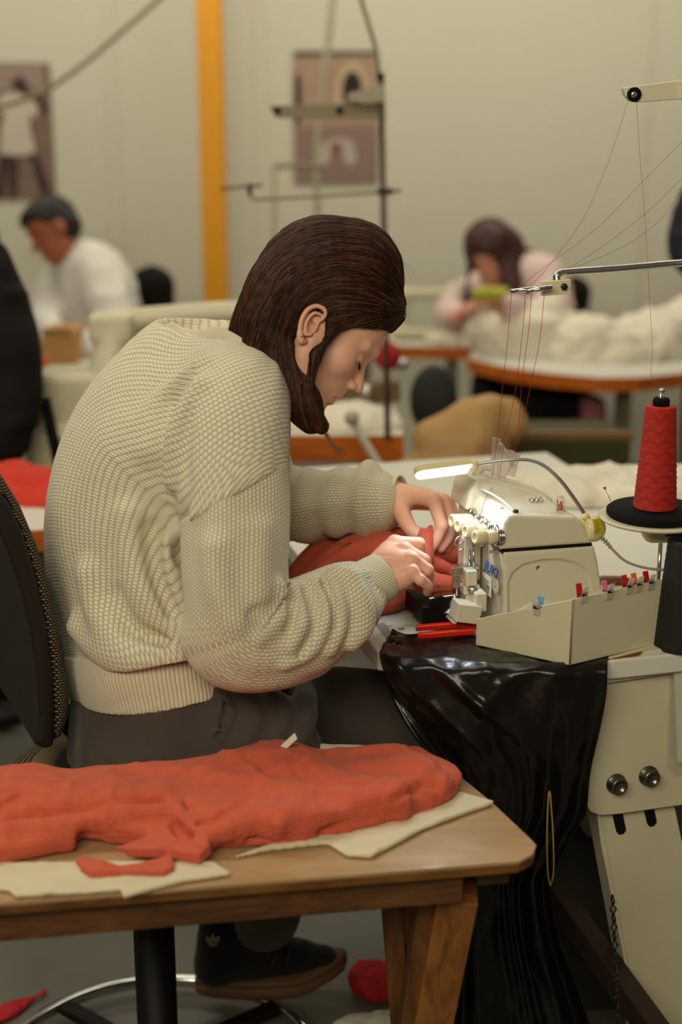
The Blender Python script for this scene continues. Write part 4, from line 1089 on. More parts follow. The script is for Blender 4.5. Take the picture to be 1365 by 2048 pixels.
# ---- LED lamp on a gooseneck
M['led'] = mat('led_diffuser', '#ffffff', .3, emit=('#eef4ff', 1.05))
M['lampc'] = mat('lamp_plastic', '#e6d8a2', .35)
lp = thing('gooseneck_lamp', mw(.16, .05, .96), 'small cream LED work lamp on a steel gooseneck lighting the needle', 'lamp')
ha, hb = W(829, 946, 2.19), W(944, 931, 2.215); ax = unit(hb-ha); sdv = unit(np.cross(UZ, ax)); upv = np.cross(ax, sdv); r_ = math.radians(38); upv, sdv = upv*math.cos(r_)+sdv*math.sin(r_)*(1 if sdv[1] > 0 else -1), None; sdv = unit(np.cross(upv, ax))
def bar_sec(z0, z1, w0, w1):
    t = np.linspace(0, PI, 12)
    out = [ha+ax*(.014-.014*math.sin(x))+sdv*w0*math.cos(x) for x in t]
    base = [(p) for p in out]+[hb-sdv*w0, hb+sdv*w0]
    return base
def lampbar(z0, z1, k0, k1, name, m_):
    b = bar_sec(0, 0, .0125, 0); c = np.mean(b, axis=0); n = len(b)
    r0 = [c+(p-c)*k0+upv*z0 for p in b]; r1 = [c+(p-c)*k1+upv*z1 for p in b]
    m = MB(); m.add(r0+r1, [tuple(range(n))[::-1], tuple(n+i for i in range(n))]+[(i, (i+1) % n, n+(i+1) % n, n+i) for i in range(n)])
    return m.build(name, m_, lp, bev=.0012)
lampbar(-.002, .008, 1.0, .93, 'lamp_head', M['lampc'])
lampbar(-.0085, -.002, .90, .98, 'led_strip', M['led'])
m = MB(); m.tube([hb-ax*.001, hb+ax*.009], [.0078, .0065], 16); m.build('neck_collar', M['lampc'], lp)
gp = cr([hb+ax*.006, W(975, 925, 2.215), W(1020, 920, 2.21), (W(1058, 920, 2.21)), W(1088, 931, 2.21), W(1118, 957, 2.21), W(1146, 993, 2.212), W(1171, 1030, 2.215)], 22)
rr = .0030+.0005*np.sin(np.arange(len(gp))*PI*.97)
m = MB(); m.tube(gp, rr, 12); m.build('gooseneck', M['steel'], lp)
c0 = W(1170, 1058, 2.225); cx = unit(UA*.85-UZ*.12+UB*.25)
m = MB(); m.lathe(c0, cx, [(.012, -.006), (.0200, -.004), (.0205, .010), (.0205, .022), (.017, .029), (.006, .031)], 32); m.tube([W(1168, 1026, 2.215), W(1176, 1040, 2.22)], .006, 12)
m.build('magnet_base', M['lampc'], lp)
M['ylabel'] = mat('yellow_label', '#cdb92a', .45)
# label bent round the base
def on_base(t, h, r=.0209):
    X_ = unit(np.cross(cx, UZ)); Y_ = np.cross(cx, X_); return c0+cx*h+r*(math.cos(t)*X_+math.sin(t)*Y_)
tt0 = max(np.linspace(0, 2*PI, 720), key=lambda t: -np.linalg.norm(on_base(t, .012)-(W(1193, 1050, 2.2))))
G = np.array([[on_base(tt0-.65+1.3*i/10, .001+.020*j/2) for j in range(3)] for i in range(11)]); m = MB(); m.grid(G); lb = m.build('warning_label', M['ylabel'], lp)
m = MB()
for i in range(6):
    a0 = tt0-.5+.18*i; m.box(on_base(a0, .007 if i % 2 else .009, .0212), (.010, .0008, .0004), cx, unit(np.cross(cx, on_base(a0, .01)-c0-cx*.01)), unit(on_base(a0, 0)-c0))
m.build('label_print', M['ink'], lb, smooth=False)
m = MB(); cdp = cr([W(1200, 1072, 2.23), W(1213, 1084, 2.23), W(1226, 1099, 2.23), W(1250, 1121, 2.235), W(1280, 1133, 2.24), W(1315, 1139, 2.25), W(1360, 1140, 2.27)], 8)
m.tube(cdp, .0022, 8); m.build('cord', mat('grey_cord', '#a39a86', .5), lp)
m = MB()
for k in range(5):
    p = cdp[1+k*3]; m.tube([p, p+(cdp[2+k*3]-p)*.7], .0048-.0003*k, 10)
m.build('strain_relief', mat('grey_rubber', '#7d776a', .6), lp)
area_l = bpy.data.lights.new('lamp_light', 'AREA'); area_l.shape = 'RECTANGLE'; area_l.size = .10; area_l.size_y = .018; area_l.energy = .31; area_l.color = (.80, .91, 1.0)
lo2 = bpy.data.objects.new('lamp_light', area_l); COL.objects.link(lo2); lo2.parent = lp
dn = -upv; Mx = Matrix((ax, np.cross(-dn, ax), -dn)).transposed(); lo2.rotation_euler = Mx.to_euler(); lo2.location = tuple((ha+hb)/2+dn*.0105-np.array(lp.location))
lo2.name = 'lamp_light'

# ---- parts tray and fabric clips
B0, B1, B2 = Wz(952, 1290, TZ+.003), Wz(1140, 1331, TZ+.003), Wz(1322, 1287, TZ+.003)
def zat(B, px, py):
    q = ray_plane(px, py, B, V(0, -1, 0)); return q[2]
H0, H1, H2 = zat(B0, 952, 1238), zat(B1, 1140, 1199), zat(B2, 1322, 1158)
B3 = B0+B2-B1
tr = thing('parts_tray', (*B1[:2], TZ), 'cream sheet metal parts tray at the front edge of the white sewing table', 'tray')
m = MB(); cn = (B0+B1+B2+B3)/4
def wall(a, b, ha_, hb_, m):
    n = unit(np.cross(b-a, UZ)); n = n if (cn-a)@n > 0 else -n
    m.prism([a, b, V(b[0], b[1], hb_), V(a[0], a[1], ha_)], n*.0028)
wall(B0, B1, H0, H1, m); wall(B1, B2, H1, H2, m); wall(B2, B3, H2, H0+.01, m); wall(B3, B0, H0, H0, m); m.prism([B0, B1, B2, B3], UZ*.0025)
m.build('tray_shell', M['white_metal'], tr, bev=.0008)
m = MB(); m.tube([B1+V(0, -.001, .001), V(B1[0], B1[1]-.001, H1)], .0014, 8); m.build('corner_seam', mat('tan_seam_bead', '#8d7f5e', .6), tr)  # darker tan bead along the tray's front corner
CC = {'red': mat('clip_red', '#c01c14', .35), 'blue': mat('clip_blue', '#5fa0d0', .35), 'pink': mat('clip_pink', '#e07a98', .35), 'orange': mat('clip_orange', '#e8760c', .35)}
M['clipclear'] = mat('clear_clip_plastic', '#f0e6de', .2, trans=.5, alpha=.85)
def clip(px, py, side, color, lab):
    A, B = (B0, B1) if side == 0 else (B1, B2); n = unit(np.cross(B-A, UZ)); n = -n if (cn-A)@n > 0 else n
    p = ray_plane(px, py, A, n); x = unit(B-A); p = p-n*.0014
    t = thing('fabric_clip', p, lab, 'clip', 'plastic fabric clips on the rim of the parts tray')
    for k, mm in ((-1, CC[color]), (1, M['clipclear'])):
        m = MB(); o = p+n*.0035*k
        m.prism([o-x*.0055-UZ*.011+n*k*-.0008, o+x*.0055-UZ*.011+n*k*-.0008, o+x*.0055+UZ*.002+n*k*.001, o+x*.0050+UZ*.015+n*k*.005, o-x*.0050+UZ*.015+n*k*.005, o-x*.0055+UZ*.002+n*k*.001], n*k*.0016)
        m.build('jaw', mm, t, bev=.0004)
    m = MB(); m.tube([p-x*.0062+UZ*.002-n*.004, p-x*.0062+UZ*.004+n*.006], .0007, 6); m.tube([p+x*.0062+UZ*.002-n*.004, p+x*.0062+UZ*.004+n*.006], .0007, 6); m.box(p+UZ*.003+n*.0062, (.010, .0012, .006), x, n); m.build('spring', M['dark_steel'], t)
clip(1076, 1216, 0, 'blue', 'light blue and clear fabric clip alone on the sloping rim of the tray')
clip(1166, 1190, 1, 'red', 'red fabric clip next to the corner of the cream tray')
clip(1217, 1184, 1, 'pink', 'pink fabric clip in the middle of the tray rim')
clip(1257, 1173, 1, 'red', 'red fabric clip between the pink one and the orange one')
clip(1276, 1169, 1, 'orange', 'orange fabric clip on the tray rim')
clip(1300, 1165, 1, 'red', 'red fabric clip nearest the black thread cone')
# ---- thread snips
sn = thing('thread_snips', W(890, 1265, 2.2), 'orange-red plastic thread snips lying by the white tray', 'thread snips')
for k, (a, b, c) in enumerate((((832, 1256), (880, 1252), (950, 1247)), ((836, 1271), (880, 1268), (950, 1262)))):
    pp = cr([Wz(*q, TZ+.012) for q in (a, b, c)], 8); m = MB()
    G = []
    for i, p in enumerate(pp):
        w_ = .0055*(1-.1*abs(i/16-.5)); G.append([p+V(0, -w_, -.004), p+V(0, w_, -.004), p+V(0, w_, .004), p+V(0, -w_, .004)])
    G = np.array(G).reshape(-1, 3); n = len(pp)
    m.add(G, [(i*4+j, i*4+(j+1) % 4, (i+1)*4+(j+1) % 4, (i+1)*4+j) for i in range(n-1) for j in range(4)]+[(0, 1, 2, 3), tuple((n-1)*4+j for j in (3, 2, 1, 0))]); m.build('handle', M['snip_red'], sn, bev=.0015)
m = MB(); m.lathe(Wz(948, 1250, TZ+.008), UZ, [(.013, 0), (.014, .002), (.014, .012), (.012, .014)], 24); m.build('spring_end', M['snip_red'], sn)
# pin cushion scrap, brown handle behind the tray
m = MB(); m.lathe(Wz(1240, 1164, TZ+.004), unit(UA+V(0, -.4, 0)), [(.003, -.045), (.010, -.03), (.011, 0), (.007, .025), (.002, .05)], 16)
tag(m.build('wooden_handle', mat('dark_wood', '#6b3c12', .4)), 'brown wooden tool handle lying behind the white tray', 'tool handle')

# ---- thread stand with cones
ts = thing('thread_stand', W(1310, 1090, 2.24)*V(1, 1, 0)+V(0, 0, TZ), 'thread stand with chrome guide rod and cream spool plate right of the overlock', 'thread stand')
c0 = W(1310, 1022, 2.21)
m = MB(); m.lathe(c0-UZ*.010, UZ, [(.02, -.012), (.083, -.003), (.086, 0), (.086, .002), (.080, .0025)], 48); m.build('spool_plate', M['white_metal'], ts)
m = MB(); m.lathe(c0-UZ*.006, UZ, [(.070, -.003), (.074, .002), (.074, .008), (.069, .012)], 40); m.build('foam_pad', M['rubber'], ts)
m = MB(); m.box(c0+V(.035, 0, -.034), (.105, .05, .028)); m.build('plate_bracket', M['white_metal'], ts, bev=.012)
m = MB(); m.box(c0+V(.055, -.03, -.028), (.09, .004, .010)); m.build('clamp_strip', M['chrome'], ts, bev=.001)
m = MB(); m.tube([c0-UZ*.01, c0+UZ*.190], .0028, 12); m.ball(c0+UZ*.190, (.0052, .0052, .0035), 8); m.build('spool_pin', M['chrome'], ts)
m = MB(); q0 = W(1322, 1090, 2.26); m.tube([V(q0[0], q0[1], TZ), q0+UZ*.02], .0035, 12); m.tube([V(.66, 2.2, TZ), V(.66, 2.2, 1.72)], .009, 16); m.tube([V(q0[0], q0[1], .985), V(.66, 2.2, .985)], .006, 12); m.build('post', M['chrome'], ts)
gr = [W(1118, 574, 2.19), W(1114, 556, 2.19), W(1118, 548, 2.19), W(1135, 544, 2.192), W(1250, 536, 2.195), (W(1365, 526, 2.20)), V(.66, 2.2, W(1500, 515, 2.2)[2])]
m = MB(); m.tube(cr(gr, 8), .0056, 14); m.build('guide_rod', M['chrome'], ts)
m = MB(); m.box(W(1112, 575, 2.185), (.045, .010, .022), unit(V(1, .1, .06)), unit(V(-.1, 1, 0))); gbk = m.build('guide_block', M['knob'], ts, bev=.001)
m = MB(); m.lathe(W(1129, 573, 2.178), V(0, -1, 0), [(.0055, 0), (.0055, .003), (.003, .0035)], 6); m.build('hex_bolt', M['dark_steel'], gbk)
for (x0, y0, x1, y1, d) in ((1022, 583, 1078, 576, 2.20), (1053, 584, 1105, 573, 2.165)):
    m = MB(); m.tube([W(x0, y0, d), W(x1, y1, d-.002)], .0038, 12); m.build('thread_guide', M['chrome'], ts)
m = MB(); m.prism([W(*q, 2.20) for q in ((1247, 175), (1372, 159), (1372, 198), (1275, 205), (1262, 202), (1251, 190))], V(0, .022, 0))
m.bar(W(1370, 178, 2.2), V(.66, 2.2, W(1370, 178, 2.2)[2]+.01), .022, .03); ga = m.build('top_guide_arm', M['white_metal'], ts, bev=.002)
m = MB(); m.lathe(W(1269, 189, 2.197), V(0, -1, 0), [(.011, 0), (.011, .003), (.0085, .005), (.006, .003)], 24); m.build('rubber_eyelet', M['rubber'], ga)
m = MB(); m.lathe(W(1269, 189, 2.195), V(0, -1, 0), [(.0055, 0), (.0055, .002), (.002, .002)], 20); m.build('eyelet_ring', M['chrome'], ga)
# red thread cone
rc = thing('thread_cone', c0+UZ*.006, 'tall cone of red thread standing on the round spool plate', 'thread cone')
prof = [(.020, .001), (.0325, .001), (.0335, .003)]
for k in range(60):
    t = k/59; prof.append((.0330-.0098*t+.0004*math.sin(k*1.9)+(.0005 if k % 7 == 3 else 0), .004+.155*t))
prof += [(.0222, .1605), (.012, .161)]
def thread_mat(name, c, dark):
    m = bpy.data.materials.new(name); m.use_nodes = True; nt = m.node_tree; b = nt.nodes['Principled BSDF']; b.inputs['Roughness'].default_value = .7; 
    tc = N(nt, 'ShaderNodeTexCoord'); sp = N(nt, 'ShaderNodeSeparateXYZ'); nt.links.new(tc.outputs['Object'], sp.inputs[0])
    an = math_(nt, 'ARCTAN2', sp.outputs[1], sp.outputs[0]); z = math_(nt, 'MULTIPLY', sp.outputs[2], 1/.018)
    # criss-cross winding lozenges
    tri = math_(nt, 'ABSOLUTE', math_(nt, 'SUBTRACT', math_(nt, 'FRACT', math_(nt, 'MULTIPLY', an, 1.1)), .5))
    st = math_(nt, 'FRACT', math_(nt, 'ADD', z, tri)); 
    nz = N(nt, 'ShaderNodeTexNoise', Scale=40.0); nt.links.new(tc.outputs['Object'], nz.inputs['Vector'])
    fa = math_(nt, 'MULTIPLY', math_(nt, 'LESS_THAN', st, .45), .45); fa = math_(nt, 'ADD', fa, math_(nt, 'MULTIPLY', nz.outputs['Fac'], .3))
    mx = N(nt, 'ShaderNodeMix', data_type='RGBA'); mx.inputs['A'].default_value = (*lin(c), 1); mx.inputs['B'].default_value = (*lin(dark), 1)
    nt.links.new(fa, mx.inputs['Factor']); nt.links.new(mx.outputs['Result'], b.inputs['Base Color'])
    w = math_(nt, 'SINE', math_(nt, 'MULTIPLY', sp.outputs[2], 5200.0)); bp = N(nt, 'ShaderNodeBump', Strength=.6, Distance=.0004); nt.links.new(w, bp.inputs['Height']); nt.links.new(bp.outputs[0], b.inputs['Normal'])
    return m
m = MB(); m.lathe(c0+UZ*.006, UZ, prof, 64, X=(1, 0, 0)); m.build('wound_thread', thread_mat('wound_red_thread', '#c42410', '#931707'), rc)
m = MB(); m.lathe(c0+UZ*.166, UZ, [(.010, 0), (.0125, .001), (.0130, .009), (.011, .0125), (.006, .013)], 28); m.build('cone_core', M['rubber'], rc)
# black cone below
b0 = Wz(1357, 1292, TZ+.001); bc = thing('thread_cone', b0, 'cone of black thread standing below the spool plate', 'thread cone')
prof = [(.02, 0), (.0370, 0), (.0385, .003)]+[(.0380-.0125*t+.0003*math.sin(t*90), .004+.166*t) for t in np.linspace(0, 1, 40)]+[(.015, .171)]
m = MB(); m.lathe(b0, UZ, prof, 56); m.build('wound_thread', thread_mat('wound_black_thread', '#12100e', '#0a0908'), bc)
m = MB(); m.lathe(b0+UZ*.170, UZ, [(.012, 0), (.012, .006), (.008, .007)], 20); m.build('cone_core', M['black'], bc)
# ball-headed pin stuck in the foam pad, tiny plastic dish
pn = thing('dressmaking_pin', W(1223, 1003, 2.19), 'ball-headed pin stuck in the black foam pad', 'pin')
m = MB(); m.tube([W(1223, 1003, 2.19), W(1211, 978, 2.19)], .0005, 6); m.build('shaft', M['steel'], pn); m = MB(); m.ball(W(1210.5, 976, 2.19), .0022, 8); m.build('pin_head', M['thread_red'], pn)

# ---- threads
def thread(rows, lab, r=.00042, col='thread_red', grp='red threads of the overlock'):
    m = MB(); m.tube(cr(([V(.655, 2.195, W(*rows[0])[2]+.10)] if rows[0][0] > 1365 else [])+[W(*q) for q in rows], 8), r, 5, False)
    tag(m.build('sewing_thread', M[col]), lab, 'thread', grp)
thread([(1024, 585, 2.20), (1015, 690, 2.22), (1003, 800, 2.26), (992, 900, 2.29), (985, 952, 2.30)], 'red thread running down from the tip of the upper guide pin')
thread([(1052, 585, 2.17), (1044, 680, 2.20), (1030, 790, 2.24), (1010, 880, 2.28), (1000, 950, 2.30)], 'red thread running down from the cream guide block, second of four')
thread([(1064, 585, 2.17), (1058, 660, 2.20), (1045, 760, 2.24), (1038, 850, 2.28), (1028, 905, 2.31)], 'red thread falling to the tallest clear guard')
thread([(1090, 582, 2.18), (1080, 680, 2.21), (1062, 770, 2.25), (1045, 850, 2.29), (1032, 905, 2.31)], 'red thread hanging from the right of the guide block')
thread([(1000, 955, 2.30), (975, 990, 2.26), (960, 1035, 2.23), (955, 1045, 2.22)], 'red thread crossing the machine top to the tension discs')
M['thread_tan'] = mat('fine_brown_thread', '#8b5a42', .8)
thread([(1256, 205, 2.2), (1215, 330, 2.2), (1165, 440, 2.19), (1100, 530, 2.18), (1060, 575, 2.17)], 'fine thread sloping from the black eyelet to the guide block', .0003, 'thread_tan', 'fine threads fanning out over the thread stand')
thread([(1390, 262, 2.25), (1290, 360, 2.22), (1190, 460, 2.20), (1090, 535, 2.19), (1030, 582, 2.20)], 'fine thread fanning right from the guide pins, steepest of the three', .0003, 'thread_tan', 'fine threads fanning out over the thread stand')
thread([(1390, 335, 2.25), (1300, 420, 2.22), (1210, 490, 2.20), (1140, 535, 2.19), (1090, 570, 2.18)], 'fine thread fanning right from the guide block, middle of the three', .0003, 'thread_tan', 'fine threads fanning out over the thread stand')
thread([(1390, 350, 2.4), (1330, 430, 2.36), (1270, 480, 2.32), (1200, 515, 2.28), (1120, 545, 2.22)], 'fine thread fanning right from the guide block, lowest of the three', .0003, 'thread_tan', 'fine threads fanning out over the thread stand')
thread([(1274, 205, 2.2), (1282, 330, 2.2), (1292, 450, 2.2), (1300, 600, 2.205), (1306, 700, 2.21), (1303, 740, 2.21), (1313, 800, 2.205)], 'fine thread dropping from the black eyelet to the red cone', .0003, 'thread_tan', 'fine threads fanning out over the thread stand')

# ---- red cloth being sewn
P = []
zz = TZ+.012
poly = [Wz(*q, zz) for q in ((590, 1175), (600, 1130), (640, 1092), (700, 1078), (770, 1068), (830, 1062), (900, 1075), (945, 1090), (952, 1140), (915, 1190), (860, 1190), (800, 1215), (700, 1230), (620, 1215))]
P.append((slab([p[:2] for p in poly], TZ+.002, TZ+.024, .010), 0))
for rows, k in (([(595, 1150, 2.42, .020), (640, 1108, 2.44, .024), (700, 1085, 2.44, .024), (770, 1080, 2.42, .022), (830, 1080, 2.38, .020)], .02),
                ([(610, 1170, 2.38, .020), (680, 1120, 2.38, .026), (760, 1105, 2.36, .028), (830, 1120, 2.34, .024), (900, 1135, 2.32, .018)], .02),
                ([(660, 1110, 2.40, .016), (740, 1085, 2.38, .020), (800, 1095, 2.34, .018)], .015),
                ([(840, 1062, 2.315, .004), (847, 1080, 2.305, .008), (846, 1105, 2.29, .012), (842, 1140, 2.28, .018), (850, 1165, 2.27, .018)], .012),
                ([(862, 1054, 2.325, .004), (855, 1075, 2.31, .008), (850, 1110, 2.30, .014)], .012),
                ([(880, 1110, 2.37, .018), (920, 1100, 2.38, .022), (945, 1110, 2.36, .016)], .02),
                ([(850, 1160, 2.29, .016), (880, 1166, 2.28, .015), (925, 1168, 2.27, .010)], .015)):
    P.append((chain(rp(rows), 6), k))
for rows in ([(610, 1140, 2.37, .004), (680, 1100, 2.37, .005), (760, 1092, 2.36, .005)], [(870, 1120, 2.33, .010), (905, 1128, 2.32, .010), (930, 1125, 2.31, .008)], [(700, 1135, 2.34, .005), (770, 1120, 2.33, .006), (820, 1140, 2.31, .004)]):
    P.append((chain(rp(rows), 5), .014, 's'))
v, f = fmesh(P, .0028); v = v+vnormals(v, f)*(fbm(v*V(30, 30, 40), 2, 41)*.0022)[:, None]; v[:, 2] = np.maximum(v[:, 2], TZ+.0015)
tag(mk('red_garment', v, f, M['red_cloth']), 'rust red jersey piece bunched under the hands at the needle', 'fabric')
pn = thing('dressmaking_pin', W(880, 1172, 2.26), 'small steel pin in the red fabric edge near the presser foot', 'pin')
m = MB(); m.tube(cr([W(878, 1168, 2.255), W(881, 1176, 2.255), W(886, 1180, 2.255)], 4), .0006, 6); m.build('shaft', M['chrome'], pn)
m = MB(); m.ball(W(878, 1167.5, 2.255), .0014, 8); m.build('pin_head', M['chrome'], pn)

m = MB()
for k, (x0, x1) in enumerate(((1098, 1096), (1101, 1108))):
    m.tube(cr([W(x0, 1585, 2.10), W((x0+x1)/2-2+4*k, 1660, 2.11), W(x1, 1740, 2.12), W(1101+k, 1772, 2.125)], 5), .0012, 5)
m.tube([W(1098, 1583, 2.10), W(1101, 1583, 2.10)], .0014, 5)
tag(m.build('cotton_string', mat('tan_string', '#a08348', .8)), 'loop of tan string hanging on the black plastic sheeting', 'string')
# ================================================================== low wooden table in front
SZ = .66
st = thing('side_table', Wz(500, 1700, SZ)*V(1, 1, 0), 'low plywood side table on pine trestle legs carrying the red cloth', 'table')
tpx = [(-90, 1814), (1040, 1722), (1066, 1708), (1073, 1690), (1062, 1678), (985, 1605), (888, 1526), (862, 1510), (820, 1506), (640, 1514), (-90, 1556)]
q = [Wz(x, y, SZ) for x, y in tpx]
m = MB(); m.prism([p-UZ*.004 for p in q], UZ*.004); m.build('table_top', M['ply'], st, smooth=False)
m = MB(); c_ = np.mean(q, axis=0); m.prism([p-UZ*.018+(c_-p)*.003 for p in q], UZ*.0135); m.build('top_edging', wood_mat('golden_edge', '#7d5122', '#573410', 5, .5, (1, 9, 9)), st, bev=.002, smooth=False)
a0, a1 = Wz(-90, 1814, SZ), Wz(1040, 1722, SZ); ed = unit(a1-a0); inn = V(-ed[1], ed[0], 0)
zr = SZ-.018
m = MB(); m.bar(a0+inn*.03+V(0, 0, -.018-.024), a1+inn*.03-ed*.07+V(0, 0, -.018-.024), .022, .048); m.build('apron_rail', M['pine_h'], st, bev=.002)
m = MB(); b1 = Wz(1069, 1706, SZ); b2 = Wz(890, 1528, SZ); e2 = unit(b2-b1); m.bar(b1+e2*.06-V(.035, 0, .042), b2-V(.03, 0, .042), .022, .048); m.build('apron_rail', M['pine'], st, bev=.002)
m = MB(); m.box(Wz(1000, 1740, SZ-.03)+V(-.01, .055, -.012), (.045, .06, .05), ed, inn); m.build('corner_block', M['pine_h'], st, bev=.002)
def legbar(x0, y0, d0, x1, y1, d1, w, h, m_):
    m = MB(); m.bar(W(x0, y0, d0), W(x1, y1, d1), w, h, (0, 1, 0)); return m.build('leg', m_, st, bev=.002)
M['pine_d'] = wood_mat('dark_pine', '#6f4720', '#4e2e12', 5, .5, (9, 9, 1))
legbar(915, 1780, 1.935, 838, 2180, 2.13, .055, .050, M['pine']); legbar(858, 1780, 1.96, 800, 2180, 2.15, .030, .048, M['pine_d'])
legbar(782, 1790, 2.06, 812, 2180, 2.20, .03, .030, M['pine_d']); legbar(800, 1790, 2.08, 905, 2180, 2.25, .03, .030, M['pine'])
legbar(-60, 1860, 1.82, -120, 2300, 1.95, .055, .05, M['pine'])

# white calico under the red pile
def sheet(px, z, th, name, m_, lab, cat, seed=1, amp=.004, res=.0035, extra=(), zoff=0):
    poly = [Wz(x, y, z)[:2] for x, y in px]
    P = [(slab(poly, z, z+th, min(th/2*.95, .006)), 0)]+list(extra)
    v, f = fmesh(P, res); up_ = (v[:, 2]-z > th*.4); v[:, 2] += (fbm(v*V(22, 22, 0), 3, seed)*amp+amp*.6)*np.where(up_, 1, .2)
    o = mk(name, v, f, m_); return tag(o, lab, cat)
sheet([(-90, 1732), (430, 1730), (466, 1753), (370, 1768), (246, 1801), (240, 1786), (30, 1799), (18, 1786), (-90, 1782)], SZ+.001, .006, 'calico_piece', M['calico'], 'cream calico lining sticking out under the left of the red pile', 'fabric', 3, .002)
sheet([(440, 1726), (600, 1680), (700, 1650), (860, 1598), (915, 1588), (992, 1611), (930, 1632), (850, 1662), (745, 1719), (695, 1717), (655, 1692), (540, 1705)], SZ+.001, .006, 'calico_piece', M['calico'], 'cream calico lining with a point towards the table corner', 'fabric', 4, .002)
sheet([(640, 1500), (720, 1502), (760, 1508), (700, 1540), (640, 1540)], SZ+.001, .012, 'calico_piece', M['calico'], 'strip of white calico behind the red pile on the side table', 'fabric', 5, .002)
# the pile of red jersey pieces
def pile():
    z = SZ+.006
    L1 = [(-90, 1738), (-10, 1730), (150, 1700), (160, 1680), (420, 1700), (440, 1690), (610, 1686), (640, 1672), (700, 1668), (800, 1640), (870, 1612), (914, 1586), (914, 1568), (880, 1548), (830, 1522), (760, 1526), (600, 1528), (560, 1518), (470, 1532), (200, 1562), (-90, 1568)]
    P = [(slab([Wz(x, y, z)[:2] for x, y in L1], z-.004, z+.022, .008), 0)]
    z2 = z+.020
    L2 = [(-90, 1690), (0, 1665), (120, 1655), (240, 1640), (330, 1628), (352, 1640), (362, 1662), (372, 1636), (440, 1672), (480, 1668), (600, 1655), (680, 1640), (790, 1628), (860, 1580), (868, 1568), (820, 1535), (790, 1528), (760, 1532), (660, 1532), (600, 1520), (520, 1514), (470, 1528), (300, 1560), (150, 1566), (-90, 1568)]
    P.append((slab([Wz(x, y-14, z2)[:2] for x, y in L2], z2-.008, z2+.018, .009), .012))
    P.append((slab([Wz(x, y, z)[:2] for x, y in ((150, 1728), (165, 1722), (240, 1742), (345, 1722), (352, 1745), (330, 1757), (180, 1757), (160, 1748))], z-.004, z+.012, .005), .004))
    P.append((slab([Wz(x, y, z)[:2] for x, y in ((215, 1722), (300, 1690), (400, 1680), (420, 1715), (402, 1735), (330, 1722))], z, z+.020, .007), .004))
    R = lambda rows, k, mode='u': P.append((chain([[*Wz(a, b, c), r] for a, b, c, r in rows], 6), k, mode))
    R([(470, 1530, z2+.004, .014), (510, 1522, z2+.010, .020), (545, 1520, z2+.014, .022), (590, 1540, z2+.008, .016), (640, 1560, z2+.004, .012)], .03)
    R([(800, 1545, z2+.004, .014), (835, 1555, z2+.004, .014), (880, 1580, z2-.006, .012)], .02)
    R([(690, 1545, z2+.002, .012), (740, 1542, z2+.006, .014), (790, 1545, z2+.004, .012), (840, 1570, z2-.002, .010)], .02)
    for rows in ([(-60, 1590, z2+.010, .010), (60, 1610, z2+.012, .010), (200, 1600, z2+.014, .010), (330, 1580, z2+.014, .009)],
                 [(0, 1665, z2+.006, .012), (120, 1650, z2+.008, .012), (240, 1630, z2+.010, .011), (340, 1620, z2+.010, .010)],
                 [(420, 1550, z2+.014, .008), (520, 1570, z2+.016, .009), (600, 1590, z2+.014, .008), (690, 1585, z2+.012, .007)],
                 [(560, 1540, z2+.014, .008), (600, 1600, z2+.014, .008), (560, 1650, z2+.010, .008)],
                 [(380, 1640, z2+.004, .008), (430, 1665, z2+.002, .008), (520, 1640, z2+.008, .008), (640, 1630, z2+.008, .008), (740, 1600, z2+.010, .008)],
                 [(640, 1560, z2+.012, .007), (720, 1570, z2+.012, .008), (800, 1600, z2+.006, .008)],
                 [(20, 1575, z2+.010, .010), (140, 1585, z2+.012, .010), (260, 1575, z2+.013, .009)]):
        R(rows, .022)
    for rows in ([(352, 1655, z2-.002, .006), (362, 1668, z2-.004, .008), (380, 1680, z2-.006, .006)], [(240, 1665, z-.002, .008), (330, 1650, z+.004, .008), (350, 1660, z+.004, .009)],
                 [(160, 1700, z+.010, .006), (200, 1705, z+.006, .008), (240, 1712, z+.004, .006)], [(500, 1668, z+.012, .005), (540, 1662, z+.012, .007), (570, 1664, z+.012, .005)],
                 [(20, 1600, z2+.022, .006), (50, 1588, z2+.022, .007), (80, 1592, z2+.022, .005)], [(790, 1600, z2+.012, .004), (830, 1585, z2+.010, .006), (870, 1580, z2+.004, .006)],
                 [(-20, 1640, z2+.016, .006), (5, 1610, z2+.018, .006)], [(400, 1650, z2+.006, .005), (430, 1640, z2+.012, .007), (500, 1600, z2+.020, .005)], [(640, 1655, z+.012, .006), (720, 1648, z+.014, .007), (800, 1625, z+.016, .006), (860, 1598, z+.018, .005)],
                 [(-60, 1690, z+.014, .007), (60, 1682, z+.012, .008), (150, 1672, z+.012, .006)], [(600, 1545, z2+.026, .006), (650, 1570, z2+.024, .007), (740, 1565, z2+.024, .005)]):
        R(rows, .010, 's')
    v, f = fmesh(P, .0032); n = vnormals(v, f)
    q1 = np.stack([v[:, 0]*7+v[:, 1]*9, v[:, 1]*17-v[:, 0]*5, v[:, 2]*6], 1)+fbm(v*9, 2, 57)[:, None]*.5; q2 = np.stack([v[:, 0]*15, v[:, 1]*9+v[:, 0]*8, v[:, 2]*6], 1)+fbm(v*12, 2, 58)[:, None]*.4
    rd = lambda q, sd: (1-np.abs(vnoise(q, sd)))**3
    wr = rd(q1, 51)*.0125*(.5+.5*vnoise(v*5, 61))+rd(q2, 52)*.0090*(.5+.5*vnoise(v*6+7, 62))+fbm(v*V(24, 34, 20), 2, 53)*.0012-.004
    # several cut layers show in the edges
    side = 1-np.abs(n[:, 2]); v = v+n*(wr*(1-.4*side)+side*.0016*np.sin((v[:, 2]-SZ)*2*PI/.0052+3*vnoise(v*20, 9)))[:, None]
    v[:, 2] = np.maximum(v[:, 2], SZ+.002)
